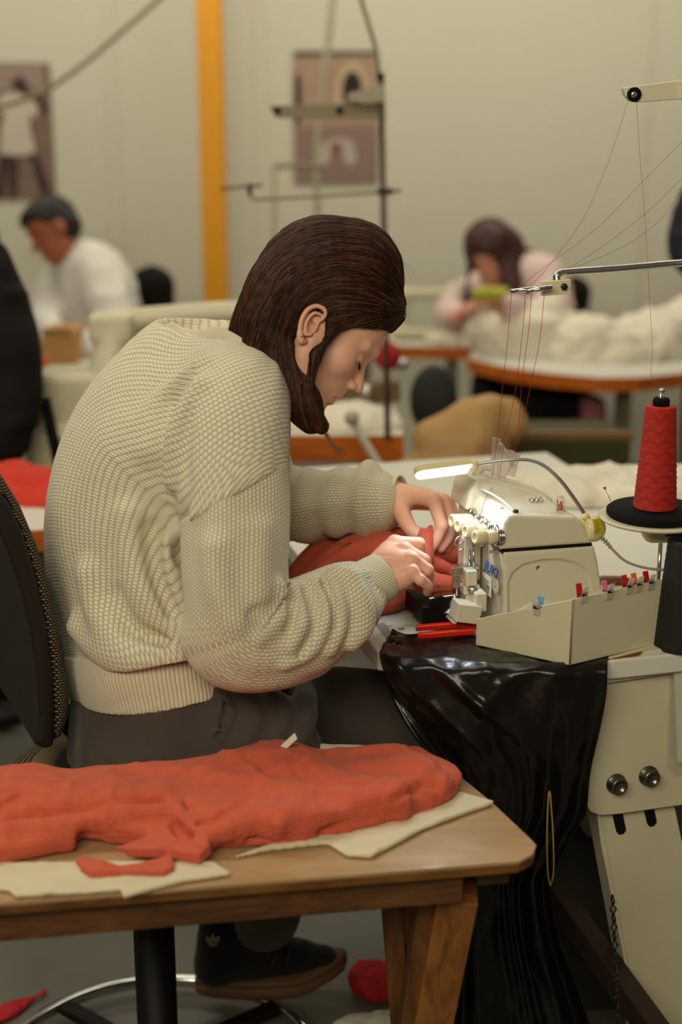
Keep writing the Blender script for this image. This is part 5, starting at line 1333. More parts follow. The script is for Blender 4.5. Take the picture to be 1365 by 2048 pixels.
    tag(mk('red_fabric_pile', v, f, M['red_cloth']), 'loose pile of cut rust red jersey pieces on the plywood side table', 'fabric')
pile()
m = MB(); m.prism([W(*q) for q in ((562, 1492, 2.05), (590, 1466, 2.04), (595, 1478, 2.04), (570, 1500, 2.05))], V(0, .002, 0))
tag(m.build('paper_slip', M['paper'], smooth=False), 'small cream paper slip standing up from the red pile', 'paper')

# ================================================================== the chair she sits on
CB = W(120, 1300, 2.17); AF, AS = V(.9063, .4226, 0), V(.4226, -.9063, 0)
def cl(px, py, off=0):
    p = ray_plane(px, py, CB-AS*off, AS)-CB; return p@AF, p[2]
def chair_local(prims, res, name, m_, par):
    v, f = fmesh(prims, res); return mk(name, CB+v[:, :1]*AF+v[:, 1:2]*UZ-v[:, 2:]*AS, f, m_, par, recalc=True)
def tweed():
    m = bpy.data.materials.new('tweed_upholstery'); m.use_nodes = True; nt = m.node_tree; b = nt.nodes['Principled BSDF']; b.inputs['Roughness'].default_value = .95
    tc = N(nt, 'ShaderNodeTexCoord'); sp = N(nt, 'ShaderNodeSeparateXYZ'); mp = N(nt, 'ShaderNodeMapping'); mp.inputs['Rotation'].default_value = (0, 0, -.436); nt.links.new(tc.outputs['Object'], mp.inputs[0]); nt.links.new(mp.outputs[0], sp.inputs[0])
    P_ = .0046; z = math_(nt, 'MULTIPLY', sp.outputs[2], 1/P_); x = math_(nt, 'MULTIPLY', math_(nt, 'ADD', sp.outputs[0], sp.outputs[1]), 1/P_)
    x2 = math_(nt, 'ADD', x, math_(nt, 'MULTIPLY', math_(nt, 'FLOOR', z), .5))
    fx = math_(nt, 'ABSOLUTE', math_(nt, 'SUBTRACT', math_(nt, 'FRACT', x2), .5)); fz = math_(nt, 'ABSOLUTE', math_(nt, 'SUBTRACT', math_(nt, 'FRACT', z), .5))
    r = math_(nt, 'ADD', math_(nt, 'MULTIPLY', fx, fx), math_(nt, 'MULTIPLY', fz, fz)); dot = math_(nt, 'LESS_THAN', r, .072)
    mx = N(nt, 'ShaderNodeMix', data_type='RGBA'); mx.inputs['A'].default_value = (*lin('#14110e'), 1); mx.inputs['B'].default_value = (*lin('#8d7a56'), 1)
    nt.links.new(dot, mx.inputs['Factor']); nt.links.new(mx.outputs['Result'], b.inputs['Base Color'])
    bp = N(nt, 'ShaderNodeBump', Strength=1.0, Distance=.001); nt.links.new(math_(nt, 'SUBTRACT', .5, r), bp.inputs['Height']); nt.links.new(bp.outputs[0], b.inputs['Normal'])
    return m
M['tweed'] = tweed()
ch = thing('office_chair', V(-.31, 2.08, 0), 'black office chair with tweed cushion behind the seated woman', 'chair')
edge = [(-60, 905), (-25, 930), (10, 958), (45, 1015), (80, 1098), (108, 1190), (130, 1290), (146, 1390), (143, 1440), (128, 1478), (112, 1490)]
inner = [(100, 1470), (102, 1430), (98, 1340), (84, 1240), (64, 1150), (40, 1070), (10, 1005), (-30, 960), (-70, 935)]
chair_local([(slab([cl(*p) for p in edge+inner], 0, .40, .022), 0)], .004, 'back_cushion', M['tweed'], ch)
shell = [(x-6, y) for x, y in inner]; sh2 = [(-95, 940), (-55, 985), (-12, 1040), (18, 1110), (44, 1190), (62, 1270), (74, 1350), (78, 1430), (70, 1490), (90, 1498), (108, 1492), (112, 1475)]
chair_local([(slab([cl(*p) for p in [(108, 1478)]+[(x+8, y) for x, y in inner]+sh2[:-1]], -.004, .404, .008), 0)], .004, 'back_shell', mat('scuffed_black_plastic', '#120e0b', .55, color2='#201a14', vscale=9, var=.2, bump=.0003, bscale=120), ch)
m = MB(); sc = V(-.315, 2.12, .555); m.lathe(sc-UZ*.035, UZ, [(.15, 0), (.215, .005), (.232, .025), (.230, .045), (.19, .062), (.05, .066)], 48); m.build('seat', M['tweed'], ch)
m = MB(); m.lathe(V(-.31, 2.08, 0), UZ, [(.050, .03), (.050, .07), (.034, .08), (.034, .30), (.032, .30), (.032, .515)], 28); m.build('gas_column', M['black'], ch)
m = MB(); t = np.linspace(0, 2*PI, 73); m.tube(np.stack([-.315+.285*np.cos(t), 2.055+.285*np.sin(t), t*0+.030], 1), .0115, 12, False); m.build('foot_ring', M['chrome'], ch)
for k in range(4):
    a = PI/4+k*PI/2; m = MB(); m.bar(V(-.31, 2.08, .05), V(-.31+.275*math.cos(a), 2.06+.275*math.sin(a), .032), .03, .016); m.build('base_arm', M['black'], ch, bev=.003)
m = MB(); m.bar(V(-.31, 2.12, .49), CB+AF*-.02-AS*.2+V(0, 0, -.10), .05, .012); m.build('back_bracket', M['black'], ch, bev=.002)

# ================================================================== floor bits
def rag(px, z, th, lab, m_, seed, name='fabric_scrap', cat='fabric scrap'):
    poly = [Wz(x, y, z)[:2] for x, y in px]; v, f = fmesh([(slab(poly, z, z+th, th*.45), 0)], .004)
    v = v+vnormals(v, f)*(fbm(v*V(28, 28, 28), 3, seed)*.007)[:, None]; v[:, 2] = np.maximum(v[:, 2], .002); tag(mk(name, v, f, m_), lab, cat)
M['red_dark'] = mat('crimson_cloth', '#a81e26', .9)
rag([(700, 1975), (712, 1945), (760, 1950), (800, 1962), (800, 2012), (750, 2018), (705, 2000)], .003, .045, 'crumpled crimson cloth scrap on the floor beyond the shoe', M['red_dark'], 61)
rag([(-40, 2035), (20, 2018), (92, 1985), (96, 1992), (40, 2030), (-40, 2075)], .002, .012, 'thin red offcut lying inside the chair ring', M['red_dark'], 62)
rag([(610, 2080), (700, 2035), (785, 2018), (800, 2030), (790, 2100), (640, 2120)], .001, .006, 'white paper sheet with red specks on the floor', M['paper'], 63, 'paper_sheet', 'paper')
rag([(1150, 1640), (1175, 1622), (1215, 1640), (1228, 1670), (1200, 1690), (1160, 1672)], .35, .05, 'pale grey cloth bundle seen between plastic and stand', mat('pale_grey_cloth', '#a59a94', .9), 64, 'cloth_bundle', 'fabric')
m = MB(); m.box(Wz(1190, 1680, .345)+V(.05, .12, -.1725), (.30, .26, .345)); tag(m.build('storage_bin', mat('dark_grey_bin', '#33302c', .7), bev=.006), 'dark storage bin under the sewing table holding the grey bundle', 'bin')

# ================================================================== things behind
def dbox(name, x0, y0, x1, y1, d, depth, m_, par=None, bev=.006, **kw):
    a, b = W(x0, y1, d), W(x1, y0, d); z0, z1 = a[2], b[2]; y = (a[1]+b[1])/2
    m = MB(); m.box(((a[0]+b[0])/2, y+depth/2, (z0+z1)/2), (abs(b[0]-a[0]), depth, abs(z1-z0))); return m.build(name, m_, par, bev=bev, **kw)
# posters
def poster(x0, y0, x1, y1, lab, base, marks):
    a, b = Wy(x0, y1, WY-.012), Wy(x1, y0, WY-.012); t = thing('poster', ((a[0]+b[0])/2, WY-.012, a[2]), lab, 'poster')
    m = MB(); m.box(((a[0]+b[0])/2, WY-.008, (a[2]+b[2])/2), (b[0]-a[0], .004, b[2]-a[2])); m.build('sheet', base, t, smooth=False)
    for i, (nm, c, pts) in enumerate(marks):
        p = [Wy(x, y, WY-.012-.0012*i) for x, y in pts]; m = MB(); m.prism(p, V(0, .001, 0)); m.build(nm, mat('print_'+nm, c, .8), t, smooth=False)
poster(-60, 126, 98, 398, 'poster of a figure in a white dress hanging left of the yellow column', mat('mauve_brown_print', '#8d7468', .8, color2='#6d564c', vscale=6), [
    ('printed_wall', '#9d897e', [(-60, 130), (86, 130), (88, 180), (-60, 180)]),
    ('printed_figure', '#44302b', [(20, 165), (40, 150), (55, 165), (60, 190), (88, 200), (96, 220), (82, 228), (60, 205), (30, 180)]),
    ('printed_legs', '#43302c', [(0, 300), (36, 305), (34, 396), (20, 396), (12, 320), (8, 396), (-10, 396)]),
    ('printed_legs', '#3b2b29', [(60, 300), (76, 310), (98, 375), (96, 396), (84, 392), (70, 340)]),
    ('printed_dress', '#c9beb0', [(0, 190), (30, 184), (60, 195), (78, 215), (70, 240), (58, 225), (60, 260), (72, 305), (40, 312), (0, 308), (2, 260), (10, 230), (-6, 215)])])
arch_ = lambda x, y, w, h: [(x+w*math.cos(t), y-h*math.sin(t)) for t in np.linspace(0, PI, 12)]+[(x-w, y+26), (x+w, y+26)]
poster(589, 102, 757, 366, 'poster of pale stone arches hanging on the wall behind the thread stand', mat('sepia_stone_print', '#b49a80', .8, color2='#9d8272', vscale=8), [
    ('printed_band', '#3a2c28', [(589, 102), (757, 102), (757, 110), (589, 112)]),
    ('printed_court', '#8f766f', [(590, 255), (757, 250), (757, 364), (590, 366)]),
    ('printed_arch', '#c4ab8d', arch_(705, 190, 36, 66)), ('printed_opening', '#2b201f', arch_(705, 178, 20, 36)),
    ('printed_opening', '#241b1b', [(590, 150), (600, 150), (603, 200), (600, 245), (590, 250)]),
    ('printed_people', '#b9aea4', [(640, 290), (670, 275), (705, 280), (715, 320), (700, 335), (672, 300), (650, 335), (634, 325)]), ('printed_people', '#8b5248', [(664, 285), (682, 285), (688, 306), (660, 306)])])
# cables
M['cable'] = mat('grey_cable', '#8a8064', .6)
m = MB(); m.tube(cr([W(330, -12, 5.2), W(245, 62, 5.2), W(165, 130, 5.2), W(95, 178, 5.2), W(40, 202, 5.2), W(-60, 230, 5.2)], 8), .009, 8); tag(m.build('hanging_cable', M['cable']), 'grey cable drooping across the wall over the left poster', 'cable')
m = MB(); m.tube(cr([W(668, -20, 5.6), W(655, 100, 5.6), W(640, 230, 5.6), W(633, 330, 5.6), W(636, 440, 5.6), W(636, 560, 5.6)], 8), .013, 8); tag(m.build('hanging_cable', mat('pale_cable', '#9b957c', .7)), 'pale conduit hanging down in front of the arches poster', 'cable')
# thread stand in the middle distance
D4 = 3.85
M['greyp'] = mat('grey_brown_paint', '#77694c', .5)
gs = thing('thread_stand', W(775, 870, D4)*V(1, 1, 0)+UZ*.75, 'tall grey thread stand rising behind the woman in front of the arches poster', 'thread stand')
m = MB(); m.tube([W(763, 158, D4), W(768, 440, D4), W(776, 880, D4)], .0085, 12); m.build('pole', mat('dark_bronze_pole', '#5b4d3e', .4, .5), gs)
m = MB(); m.prism([W(*q, D4) for q in ((538, 212), (756, 205), (770, 175), (772, 240), (552, 236))], V(0, .03, 0)); aa = m.build('top_arm', M['greyp'], gs, bev=.002)
m = MB()
for x in (555, 680): m.lathe(W(x, 221, D4-.002), V(0, -1, 0), [(.010, 0), (.010, .004), (.004, .004)], 16)
m.build('eyelet', M['rubber'], aa)
m = MB(); m.prism([W(*q, D4-.03) for q in ((692, 190), (705, 184), (768, 170), (768, 205), (700, 200))], V(0, .012, 0)); m.build('side_arm', mat('pale_bracket', '#8f866e', .5), gs, bev=.002)
m = MB(); m.lathe(W(762, 160, D4), UZ, [(.010, 0), (.011, .014), (.006, .018)], 14); m.build('pole_cap', M['rubber'], gs)
m = MB(); m.tube(cr([W(718, -15, D4), W(738, 50, D4), W(752, 100, D4), W(759, 150, D4)], 6), .006, 8); m.build('cord', mat('olive_cord', '#7d7150', .6), gs)
m = MB(); m.tube([W(802, 381, D4), W(768, 383, D4), W(640, 392, D4), W(512, 399, D4), W(501, 394, D4), W(500, 372, D4)], .0052, 8); m.build('guide_rod', mat('rod_grey', '#8a8167', .4, .4), gs)
m = MB(); m.box(W(770, 383, D4), (.04, .03, .018)); m.box(W(500, 378, D4), (.012, .03, .028)); m.build('rod_clamp', M['dark_steel'], gs, bev=.002)
m = MB(); m.tube([W(440, 377, D4-.01), W(525, 370, D4-.01)], .0045, 8); m.build('thread_guide', M['greyp'], gs)
m = MB(); m.tube(cr([W(706, 838, 3.7), W(716, 860, 3.7), W(740, 900, 3.65), W(775, 958, 3.6), W(800, 1010, 3.58), W(820, 1100, 3.58)*V(1, 1, 0)], 5), .011, 10); m.ball(W(704, 836, 3.7), .020, 8)
tag(m.build('lever', mat('pale_grey_lever', '#a5a08c', .4)), 'pale lever bar leaning against the orange edged table end', 'lever')
# second faint stand behind
gs2 = thing('thread_stand', W(550, 690, 5.3)*V(1, 1, 0), 'pale thread stand far behind, just left of the arches poster', 'thread stand')
m = MB(); q_ = W(550, 690, 5.3); m.tube([W(550, 330, 5.3), q_, V(q_[0], q_[1], .0)], .010, 10); m.lathe(V(q_[0], q_[1], 0), UZ, [(.12, 0), (.12, .02), (.02, .03)], 20); m.build('pole', M['cable'], gs2); m = MB(); m.tube([W(545, 333, 5.3), W(600, 330, 5.3), W(650, 336, 5.3)], .009, 8); m.build('guide_rod', M['cable'], gs2)
# tables with orange edges
def btable(name_lab, pts, z, legs, th=.046, m_edge=None):
    q = [Wz(x, y, z) for x, y in pts]; c = np.mean(q, axis=0); t = thing('work_table', c*V(1, 1, 0), name_lab, 'table', None)
    m = MB(); m.prism([p-UZ*th for p in q], UZ*th); m.build('top_edge', M['orange_edge'], t, smooth=False)
    m = MB(); m.prism([c+(p-c)*.985 for p in q], UZ*.002); m.build('table_top', M['laminate'], t, smooth=False)
    for (x, y) in legs:
        p = Wz(x, y, z); m = MB(); m.bar(V(p[0], p[1], 0), V(p[0], p[1], z-th), .06, .045, (1, 0, 0)); m.build('leg', M['greyleg'], t, bev=.004)
M['greyleg'] = mat('grey_painted_leg', '#6f6a58', .5)
btable('orange edged work table in the middle distance behind the woman', [(430, 872), (808, 872), (806, 840), (790, 815), (430, 805)], .75, [(470, 850), (780, 850)], .072)
btable('orange edged table with the pale machine, behind the woman with dark hair', [(700, 690), (1008, 697), (1012, 690), (990, 655), (700, 650)], .75, [(905, 690), (730, 680)])
btable('wide curved orange edged table heaped with white fabric', [(935, 718), (1010, 735), (1100, 748), (1200, 757), (1280, 756), (1365, 748), (1460, 740), (1460, 640), (960, 660)], .75, [(1250, 740), (1385, 730)])
btable('white table at the far left carrying the red cloth', [(-220, 1075), (110, 1060), (150, 985), (-180, 990)], .75, [(60, 1040)])
# crumpled fabrics
def heap(px, z, hgt, lab, m_, seed, res=.010, name='fabric_heap', d=None):
    P = []
    for x, y, r, h in px:
        c = Wz(x, y, z); P.append((ell(c+V(0, 0, 0), (r, r*.8, h)), .04))
    v, f = fmesh(P, res, .02); n = vnormals(v, f); v = v+n*(fbm(v*V(11, 11, 16), 4, seed)*.022)[:, None]; v[:, 2] = np.maximum(v[:, 2], z+.001)
    tag(mk(name, v, f, m_), lab, 'fabric')
heap([(1030, 700, .16, .14), (1080, 706, .16, .19), (1130, 700, .18, .15), (1170, 712, .18, .12), (1210, 712, .20, .13), (1260, 712, .20, .14), (1320, 705, .2, .17), (1390, 700, .22, .19)], .752, .1, 'big heap of crumpled white fabric on the curved orange edged table', M['white_cloth'], 71)
heap([(900, 685, .10, .05), (940, 682, .13, .09), (985, 680, .12, .10)], .753, .1, 'white fabric on the machine table before the dark-haired woman', M['white_cloth'], 72)
heap([(600, 845, .10, .03), (660, 848, .14, .045), (720, 850, .10, .05), (770, 852, .05, .02)], .752, .1, 'white cloth lying on the orange edged table behind the woman', M['white_cloth'], 73)
heap([(1020, 985, .10, .02), (1100, 985, .14, .028), (1190, 985, .16, .030), (1280, 985, .16, .034), (1370, 990, .16, .035)], TZ+.001, .1, 'rumpled white cloth along the far end of the sewing table', M['white_cloth'], 74, .007)
heap([(-60, 985, .14, .07), (0, 985, .12, .07), (60, 995, .09, .055), (100, 1000, .06, .03)], .752, .1, 'bright red cloth heap on the white table behind the chair', M['red_bright'], 75)
# kraft sack and olive crate
P = [(chain(rp([(815, 945, 3.68, .045), (850, 925, 3.68, .058), (880, 900, 3.68, .080), (945, 868, 3.68, .085), (1010, 845, 3.68, .048)]), 5), 0), (chain(rp([(850, 1010, 3.68, .095), (900, 985, 3.68, .105), (960, 930, 3.68, .085)]), 4), .05), (ell(W(1030, 850, 3.68), (.032, .05, .048)), .03)]
v, f = fmesh(P, .010, .02); n = vnormals(v, f); v = v+n*((1-np.abs(vnoise(v*V(7, 7, 13), 81))*2)*.018+fbm(v*20, 2, 82)*.006)[:, None]
tag(mk('kraft_paper_sack', v, f, M['kraft']), 'crumpled brown kraft paper sack behind the overlock machine', 'sack')
dbox('sack_support_stool', 800, 1040, 960, 1110, 3.5, .3, M['olive'])
bpy.data.objects.remove(bpy.data.objects['sack_support_stool'])
ck = thing('packing_crate', W(1130, 960, 4.0)*V(1, 1, 0), 'olive green crate with a pale wooden rim under the curved table', 'crate')
def dpart(nm, x0, y0, x1, y1, d, dep, m_, t, to_floor=False):
    a, b = W(x0, y1, d), W(x1, y0, d); z0 = 0 if to_floor else a[2]; m = MB(); m.box(((a[0]+b[0])/2, b[1]+dep/2, (z0+b[2])/2), (abs(b[0]-a[0]), dep, b[2]-z0)); return m.build(nm, m_, t, bev=.004)
dpart('panel', 905, 884, 1262, 980, 4.0, .30, M['olive'], ck, True); dpart('rim', 900, 864, 1268, 884, 3.99, .03, mat('dull_wood_rim', '#7a5c34', .6), ck)
# dark things under the far tables
t = thing('waste_bag', W(1100, 860, 5.15)*V(1, 1, 0), 'black bin bag hanging under the curved table', 'bag')
P = [(rbox(W(1095, 850, 5.15)+V(0, 0, -.10), (.14, .12, .24), .05), 0)]; v, f = fmesh(P, .014); v = v+vnormals(v, f)*(fbm(v*9, 3, 83)*.02)[:, None]; v[:, 2] = np.maximum(v[:, 2], .002)
mk('bag_body', v, f, M['darkcloth'], t)
P = [(rbox(W(1000, 850, 5.45)+V(0, 0, -.10), (.10, .10, .24), .05), 0)]; v, f = fmesh(P, .014); v = v+vnormals(v, f)*(fbm(v*9, 3, 84)*.02)[:, None]; v[:, 2] = np.maximum(v[:, 2], .002)
tag(mk('dark_cloth_bundle', v, f, M['darkcloth']), 'dark cloth bundle below the joint of the two orange edged tables', 'fabric')
P = [(chain(rp([(1188, 812, 5.0, .042), (1190, 850, 5.0, .05), (1192, 900, 5.0, .05)]), 4), 0)]; v, f = fmesh(P, .010); v = v+vnormals(v, f)*(fbm(v*14, 2, 85)*.01)[:, None]
cp_ = v.copy(); cp_[:, 2] = np.where(cp_[:, 2] < cp_[:, 2].min()+.02, .3, cp_[:, 2])
tag(mk('burgundy_bag', cp_, f, mat('burgundy_fabric', '#7d4046', .8, color2='#a4706f')), 'small burgundy cloth bag hanging beside the black bin bag', 'bag')
P = [(ell(W(775, 712, 4.3), (.042, .04, .045)), 0)]; v, f = fmesh(P, .006); tag(mk('thread_ball', v, f, mat('crimson_plastic', '#b01626', .5)), 'crimson round spool seen past the woman\'s nose', 'spool')
m = MB(); m.ball(W(800, 728, 4.4), (.030, .02, .018), 8); tag(m.build('metal_cup', M['chrome']), 'shiny metal cup catching light beyond the woman\'s face', 'cup')
m = MB(); m.ball(W(733, 780, 4.0), (.018, .02, .014), 8); tag(m.build('bobbin', M['chrome']), 'small shiny cap just right of the woman\'s nose', 'bobbin')
m = MB(); m.bar(W(560, 800, 4.1), W(800, 780, 4.1), .05, .06); tag(m.build('machine_rail', mat('brown_rail', '#6b5438', .6), bev=.004), 'brown rail crossing behind the woman\'s chin', 'rail')
# grey office chair under the far table
gc = thing('office_chair', W(870, 850, 4.4)*V(1, 1, 0), 'dark grey office chair tucked under the orange edged tables', 'chair')
P = [(ell(W(868, 800, 4.4), (.075, .05, .11)), 0)]; v, f = fmesh(P, .008); mk('backrest', v, f, mat('charcoal_fabric', '#2e2d2c', .85), gc)
m = MB(); p = W(868, 850, 4.4); m.tube([V(p[0], p[1], .05), V(p[0], p[1]+.02, p[2])], .03, 12); m.build('gas_column', M['black'], gc)
m = MB(); m.ball(V(p[0]+.02, p[1]+.05, .45), (.2, .2, .05), 10); m.build('seat', mat('charcoal_fabric', '#2e2d2c', .85), gc)
# pale sewing machines in the distance
def sewing_machine(lab, x, y, d, flip, sc, base_px):
    """flat-bed machine: bed, pillar, arm, head, hand wheel"""
    o = W(x, y, d); t = thing('sewing_machine', o, lab, 'sewing machine'); k = sc
    L = lambda a, b, c: o+V(a*flip*k, b*k, c*k)
    P = [(rbox(L(0, 0, .03), (.24*k, .09*k, .03*k), .01), 0), (rbox(L(-.18, 0, .16), (.055*k, .055*k, .13*k), .02), .02), (rbox(L(.02, 0, .27), (.22*k, .045*k, .038*k), .02), .03), (rbox(L(.20, 0, .21), (.035*k, .045*k, .09*k), .015), .02)]
    v, f = fmesh(P, .008); mk('body', v, f, M['cream2'], t)
    m = MB(); m.lathe(L(-.245, 0, .26), V(-flip, 0, 0), [(.05*k, 0), (.06*k, .005), (.06*k, .02), (.03*k, .03)], 20); m.build('hand_wheel', M['cream2'], t)
    m = MB(); m.tube([L(.20, 0, .12), L(.20, 0, .045)], .008*k, 8); m.build('needle_bar', M['chrome'], t)
    return t
M['cream2'] = mat('aged_cream_enamel', '#c9c2a4', .45)
sewing_machine('pale sewing machine in front of the dark-haired woman', 855, 672, 5.55, 1, .60, None)
# big cream machine behind the standing person
bm_ = thing('sewing_machine', W(170, 880, 3.6), 'large cream sewing machine arm between the man in white and the seated woman', 'sewing machine')
P = [(chain(rp([(225, 880, 3.6, .052), (215, 760, 3.6, .050), (232, 672, 3.6, .046)]), 4), 0), (chain(rp([(228, 645, 3.6, .032), (330, 634, 3.6, .030), (480, 625, 3.6, .030), (560, 640, 3.6, .030)]), 4), .02),
     (rbox((W(130, 800, 3.6)+W(130, 800, 3.6))/2+V(0, .05, 0), (.075, .09, .070), .015), .02), (rbox(W(225, 652, 3.6), (.055, .05, .035), .01), .015), (rbox(W(170, 900, 3.6)+V(.02, .05, 0), (.16, .1, .055), .012), .02)]
v, f = fmesh(P, .009); mk('body', v, f, M['cream2'], bm_)
m = MB(); m.tube([W(90, 800, 3.55), W(118, 930, 3.5)], .014, 10); m.build('belt_guard', M['rubber'], bm_)
m = MB(); m.box(W(170, 970, 3.65)+V(0, .1, -.14), (.42, .3, .36)); tag(m.build('machine_table', M['greyleg'], bev=.006), 'grey machine cabinet carrying the large cream sewing machine', 'cabinet')
o_ = bpy.data.objects['machine_table']
# cardboard box in front of the man
cb = thing('cardboard_box', W(115, 735, 4.96), 'open cardboard box in front of the man in white', 'box')
dpart('carton', 84, 662, 150, 738, 4.96, .18, M['cardboard'], cb); dpart('flap', 84, 656, 140, 663, 4.94, .03, M['cardboard'], cb)
m = MB(); m.ball(W(92, 726, 4.92), (.02, .012, .022), 8); tag(m.build('orange_reel', mat('orange_reel', '#d0641e', .6)), 'small orange reel resting against the cardboard box', 'reel')
btable('plain work table the man in white works at', [(-100, 742), (480, 742), (470, 690), (-60, 690)], .75, [(20, 740), (440, 740)])

# ---- people at the back
def head_simple(c, f, u, s, P, k=1.0):
    """skin prims of a head: c centre, f face direction, u up, s side"""
    B = np.array([f, s, u]); L = lambda a, b, z: c+a*f*k+b*s*k+z*u*k
    P += [(ell(L(0, 0, .03), (.090*k, .072*k, .085*k), B), 0), (ell(L(.030, 0, -.045), (.055*k, .050*k, .065*k), B), .03), (chain([[*L(.085, 0, -.005), .008], [*L(.103, 0, -.032), .011]], 3, False), .012),
          (ell(L(.060, 0, -.088), (.022*k, .024*k, .018*k), B), .02), (ell(L(.080, .030, .0), (.012, .016, .009), B), .012, 's'), (ell(L(.080, -.030, .0), (.012, .016, .009), B), .012, 's'),
          (ell(L(.086, 0, -.062), (.008, .022, .006), B), .006), (ell(L(-.005, .076, -.012), (.020, .008, .030), B), .008), (ell(L(-.005, -.076, -.012), (.020, .008, .030), B), .008)]
def fingers(P, w, tip, up, r=.009):
    ax = unit(tip-w); sd = unit(np.cross(ax, up)); L_ = np.linalg.norm(tip-w)
    P.append((ell(w+ax*L_*.42, (.045, .038, .016), np.array([ax, sd, np.cross(ax, sd)])), .012))
    for i, o in enumerate((-.028, -.010, .009, .027)):
        a = w+ax*L_*.62+sd*o; b = w+ax*L_*(.92-.05*abs(i-1))+sd*o*1.1-up*.006; c = b+ax*.018-up*.022; P.append((chain([[*a, r], [*b, r*.9], [*c, r*.75]], 3), .003))
    P.append((chain([[*(w+ax*.02-sd*.03), r*1.3], [*(w+ax*.055-sd*.055), r*1.1], [*(w+ax*.085-sd*.05), r*.85]], 3), .006))
M['skin_man'] = mat('tan_skin', '#a05a38', .55, sss=.05); M['skin_w2'] = mat('rosy_skin', '#c98c72', .55, sss=.05)
M['hair_black'] = mat('black_hair', '#171310', .6); M['hair_auburn'] = mat('dark_auburn_hair', '#4a2020', .5, color2='#2c1414', vscale=30)
# man in a white shirt
DOFF = .42
mc = W(108, 462, 5.0); mf = unit(-.70*R3-.45*U3+.35*K3*1.0); ms = unit(np.cross(mf, unit(U3-.45*R3))); mu = np.cross(ms, mf)
P = []; head_simple(mc, mf, mu, ms, P, 1.05)
P.append((chain(rp([(125, 490, 5.02, .055), (150, 530, 5.06, .058)]), 3, False), .02))
hl1, hl2 = W(108, 680, 4.75), W(150, 690, 4.7)
P += [(chain([[*W(205, 560, 4.95), .05], [*W(220, 660, 4.85), .042], [*hl2, .027]], 4), .02), (chain([[*W(110, 570, 5.2), .05], [*W(95, 640, 5.0), .04], [*hl1, .026]], 4), .02), (torso([[*W(190, 720, 5.2), .11, .15], [*W(170, 560, 5.1), .11, .17]], V(.3, -1, 0)), .03)]
fingers(P, hl2, hl2+V(-.10, -.08, -.03), UZ); fingers(P, hl1, hl1+V(-.05, -.12, -.03), UZ)
v, f = fmesh(P, .0065); man = mk('person', v, f, M['skin_man'], origin=W(190, 740, 5.2)*V(1, 1, 0)); tag(man, 'man with short black hair in a white shirt bending over his work', 'person')
B_ = np.array([mf, ms, mu]); L = lambda a, b, z: mc+a*mf+b*ms+z*mu
P = [(ell(L(-.012, 0, .050), (.102, .084, .088), B_), 0), (ell(L(-.045, 0, .0), (.065, .080, .070), B_), .02), (ell(L(.050, 0, .080), (.045, .055, .034), B_), .03), (ell(L(.085, 0, -.030), (.07, .11, .090), B_), .02, 's'), (ell(L(.0, .09, -.02), (.022, .03, .04), B_), .008, 's'), (ell(L(.0, -.09, -.02), (.022, .03, .04), B_), .008, 's')]
v, f = fmesh(P, .006); v = v+vnormals(v, f)*(vnoise(v*60, 3)*.003)[:, None]; mk('hair', v, f, M['hair_black'], man)
P = [(torso([[*W(205, 745, 5.2), .14, .19], [*W(200, 660, 5.18), .15, .19], [*W(190, 580, 5.12), .15, .21], [*W(165, 530, 5.08), .09, .16]], V(.35, -1, 0)), 0),
     (chain([[*W(190, 545, 5.0), .085], [*W(215, 590, 4.92), .082], [*W(228, 655, 4.85), .070], [*W(190, 682, 4.78), .050], [*W(168, 690, 4.73), .040]], 4), .04),
     (chain([[*W(140, 540, 5.2), .08], [*W(112, 590, 5.15), .075], [*W(96, 640, 5.0), .062], [*W(102, 668, 4.85), .045]], 4), .04), (chain(rp([(160, 512, 5.1, .055), (135, 528, 5.04, .045)]), 3, False), .02)]
v, f = fmesh(P, .009); v = v+vnormals(v, f)*((1-np.abs(vnoise(v*V(8, 8, 12), 91))*2)*.010)[:, None]; mk('shirt', v, f, M['shirt'], man)
P = [(chain(rp([(205, 755, 5.2, .14), (120, 770, 4.9, .10), (115, 900, 4.85, .07), (120, 1010, 4.85, .055)]), 4), 0)]; v, f = fmesh(P, .012); mk('trousers', v, f, M['navy'], man)
oc = thing('office_chair', W(300, 800, 5.35)*V(1, 1, 0), 'black office chair behind the man in the white shirt', 'chair')
P = [(rbox(W(305, 610, 5.35), (.085, .05, .13), .045), 0), (ell(W(305, 580, 5.35), (.085, .05, .10)), .03)]; v, f = fmesh(P, .008); mk('backrest', v, f, M['darkcloth'], oc)
p = W(300, 700, 5.3); m = MB(); m.ball(V(p[0]-.08, p[1], .48), (.23, .23, .05), 10); m.build('seat', M['darkcloth'], oc); m = MB(); m.tube([V(p[0]-.08, p[1], .04), V(p[0]-.08, p[1], .45)], .028, 12); m.build('gas_column', M['black'], oc)
m = MB(); m.bar(V(p[0]-.02, p[1], .5), W(305, 650, 5.38), .04, .012, (0, 1, 0)); m.build('back_bracket', M['black'], oc)
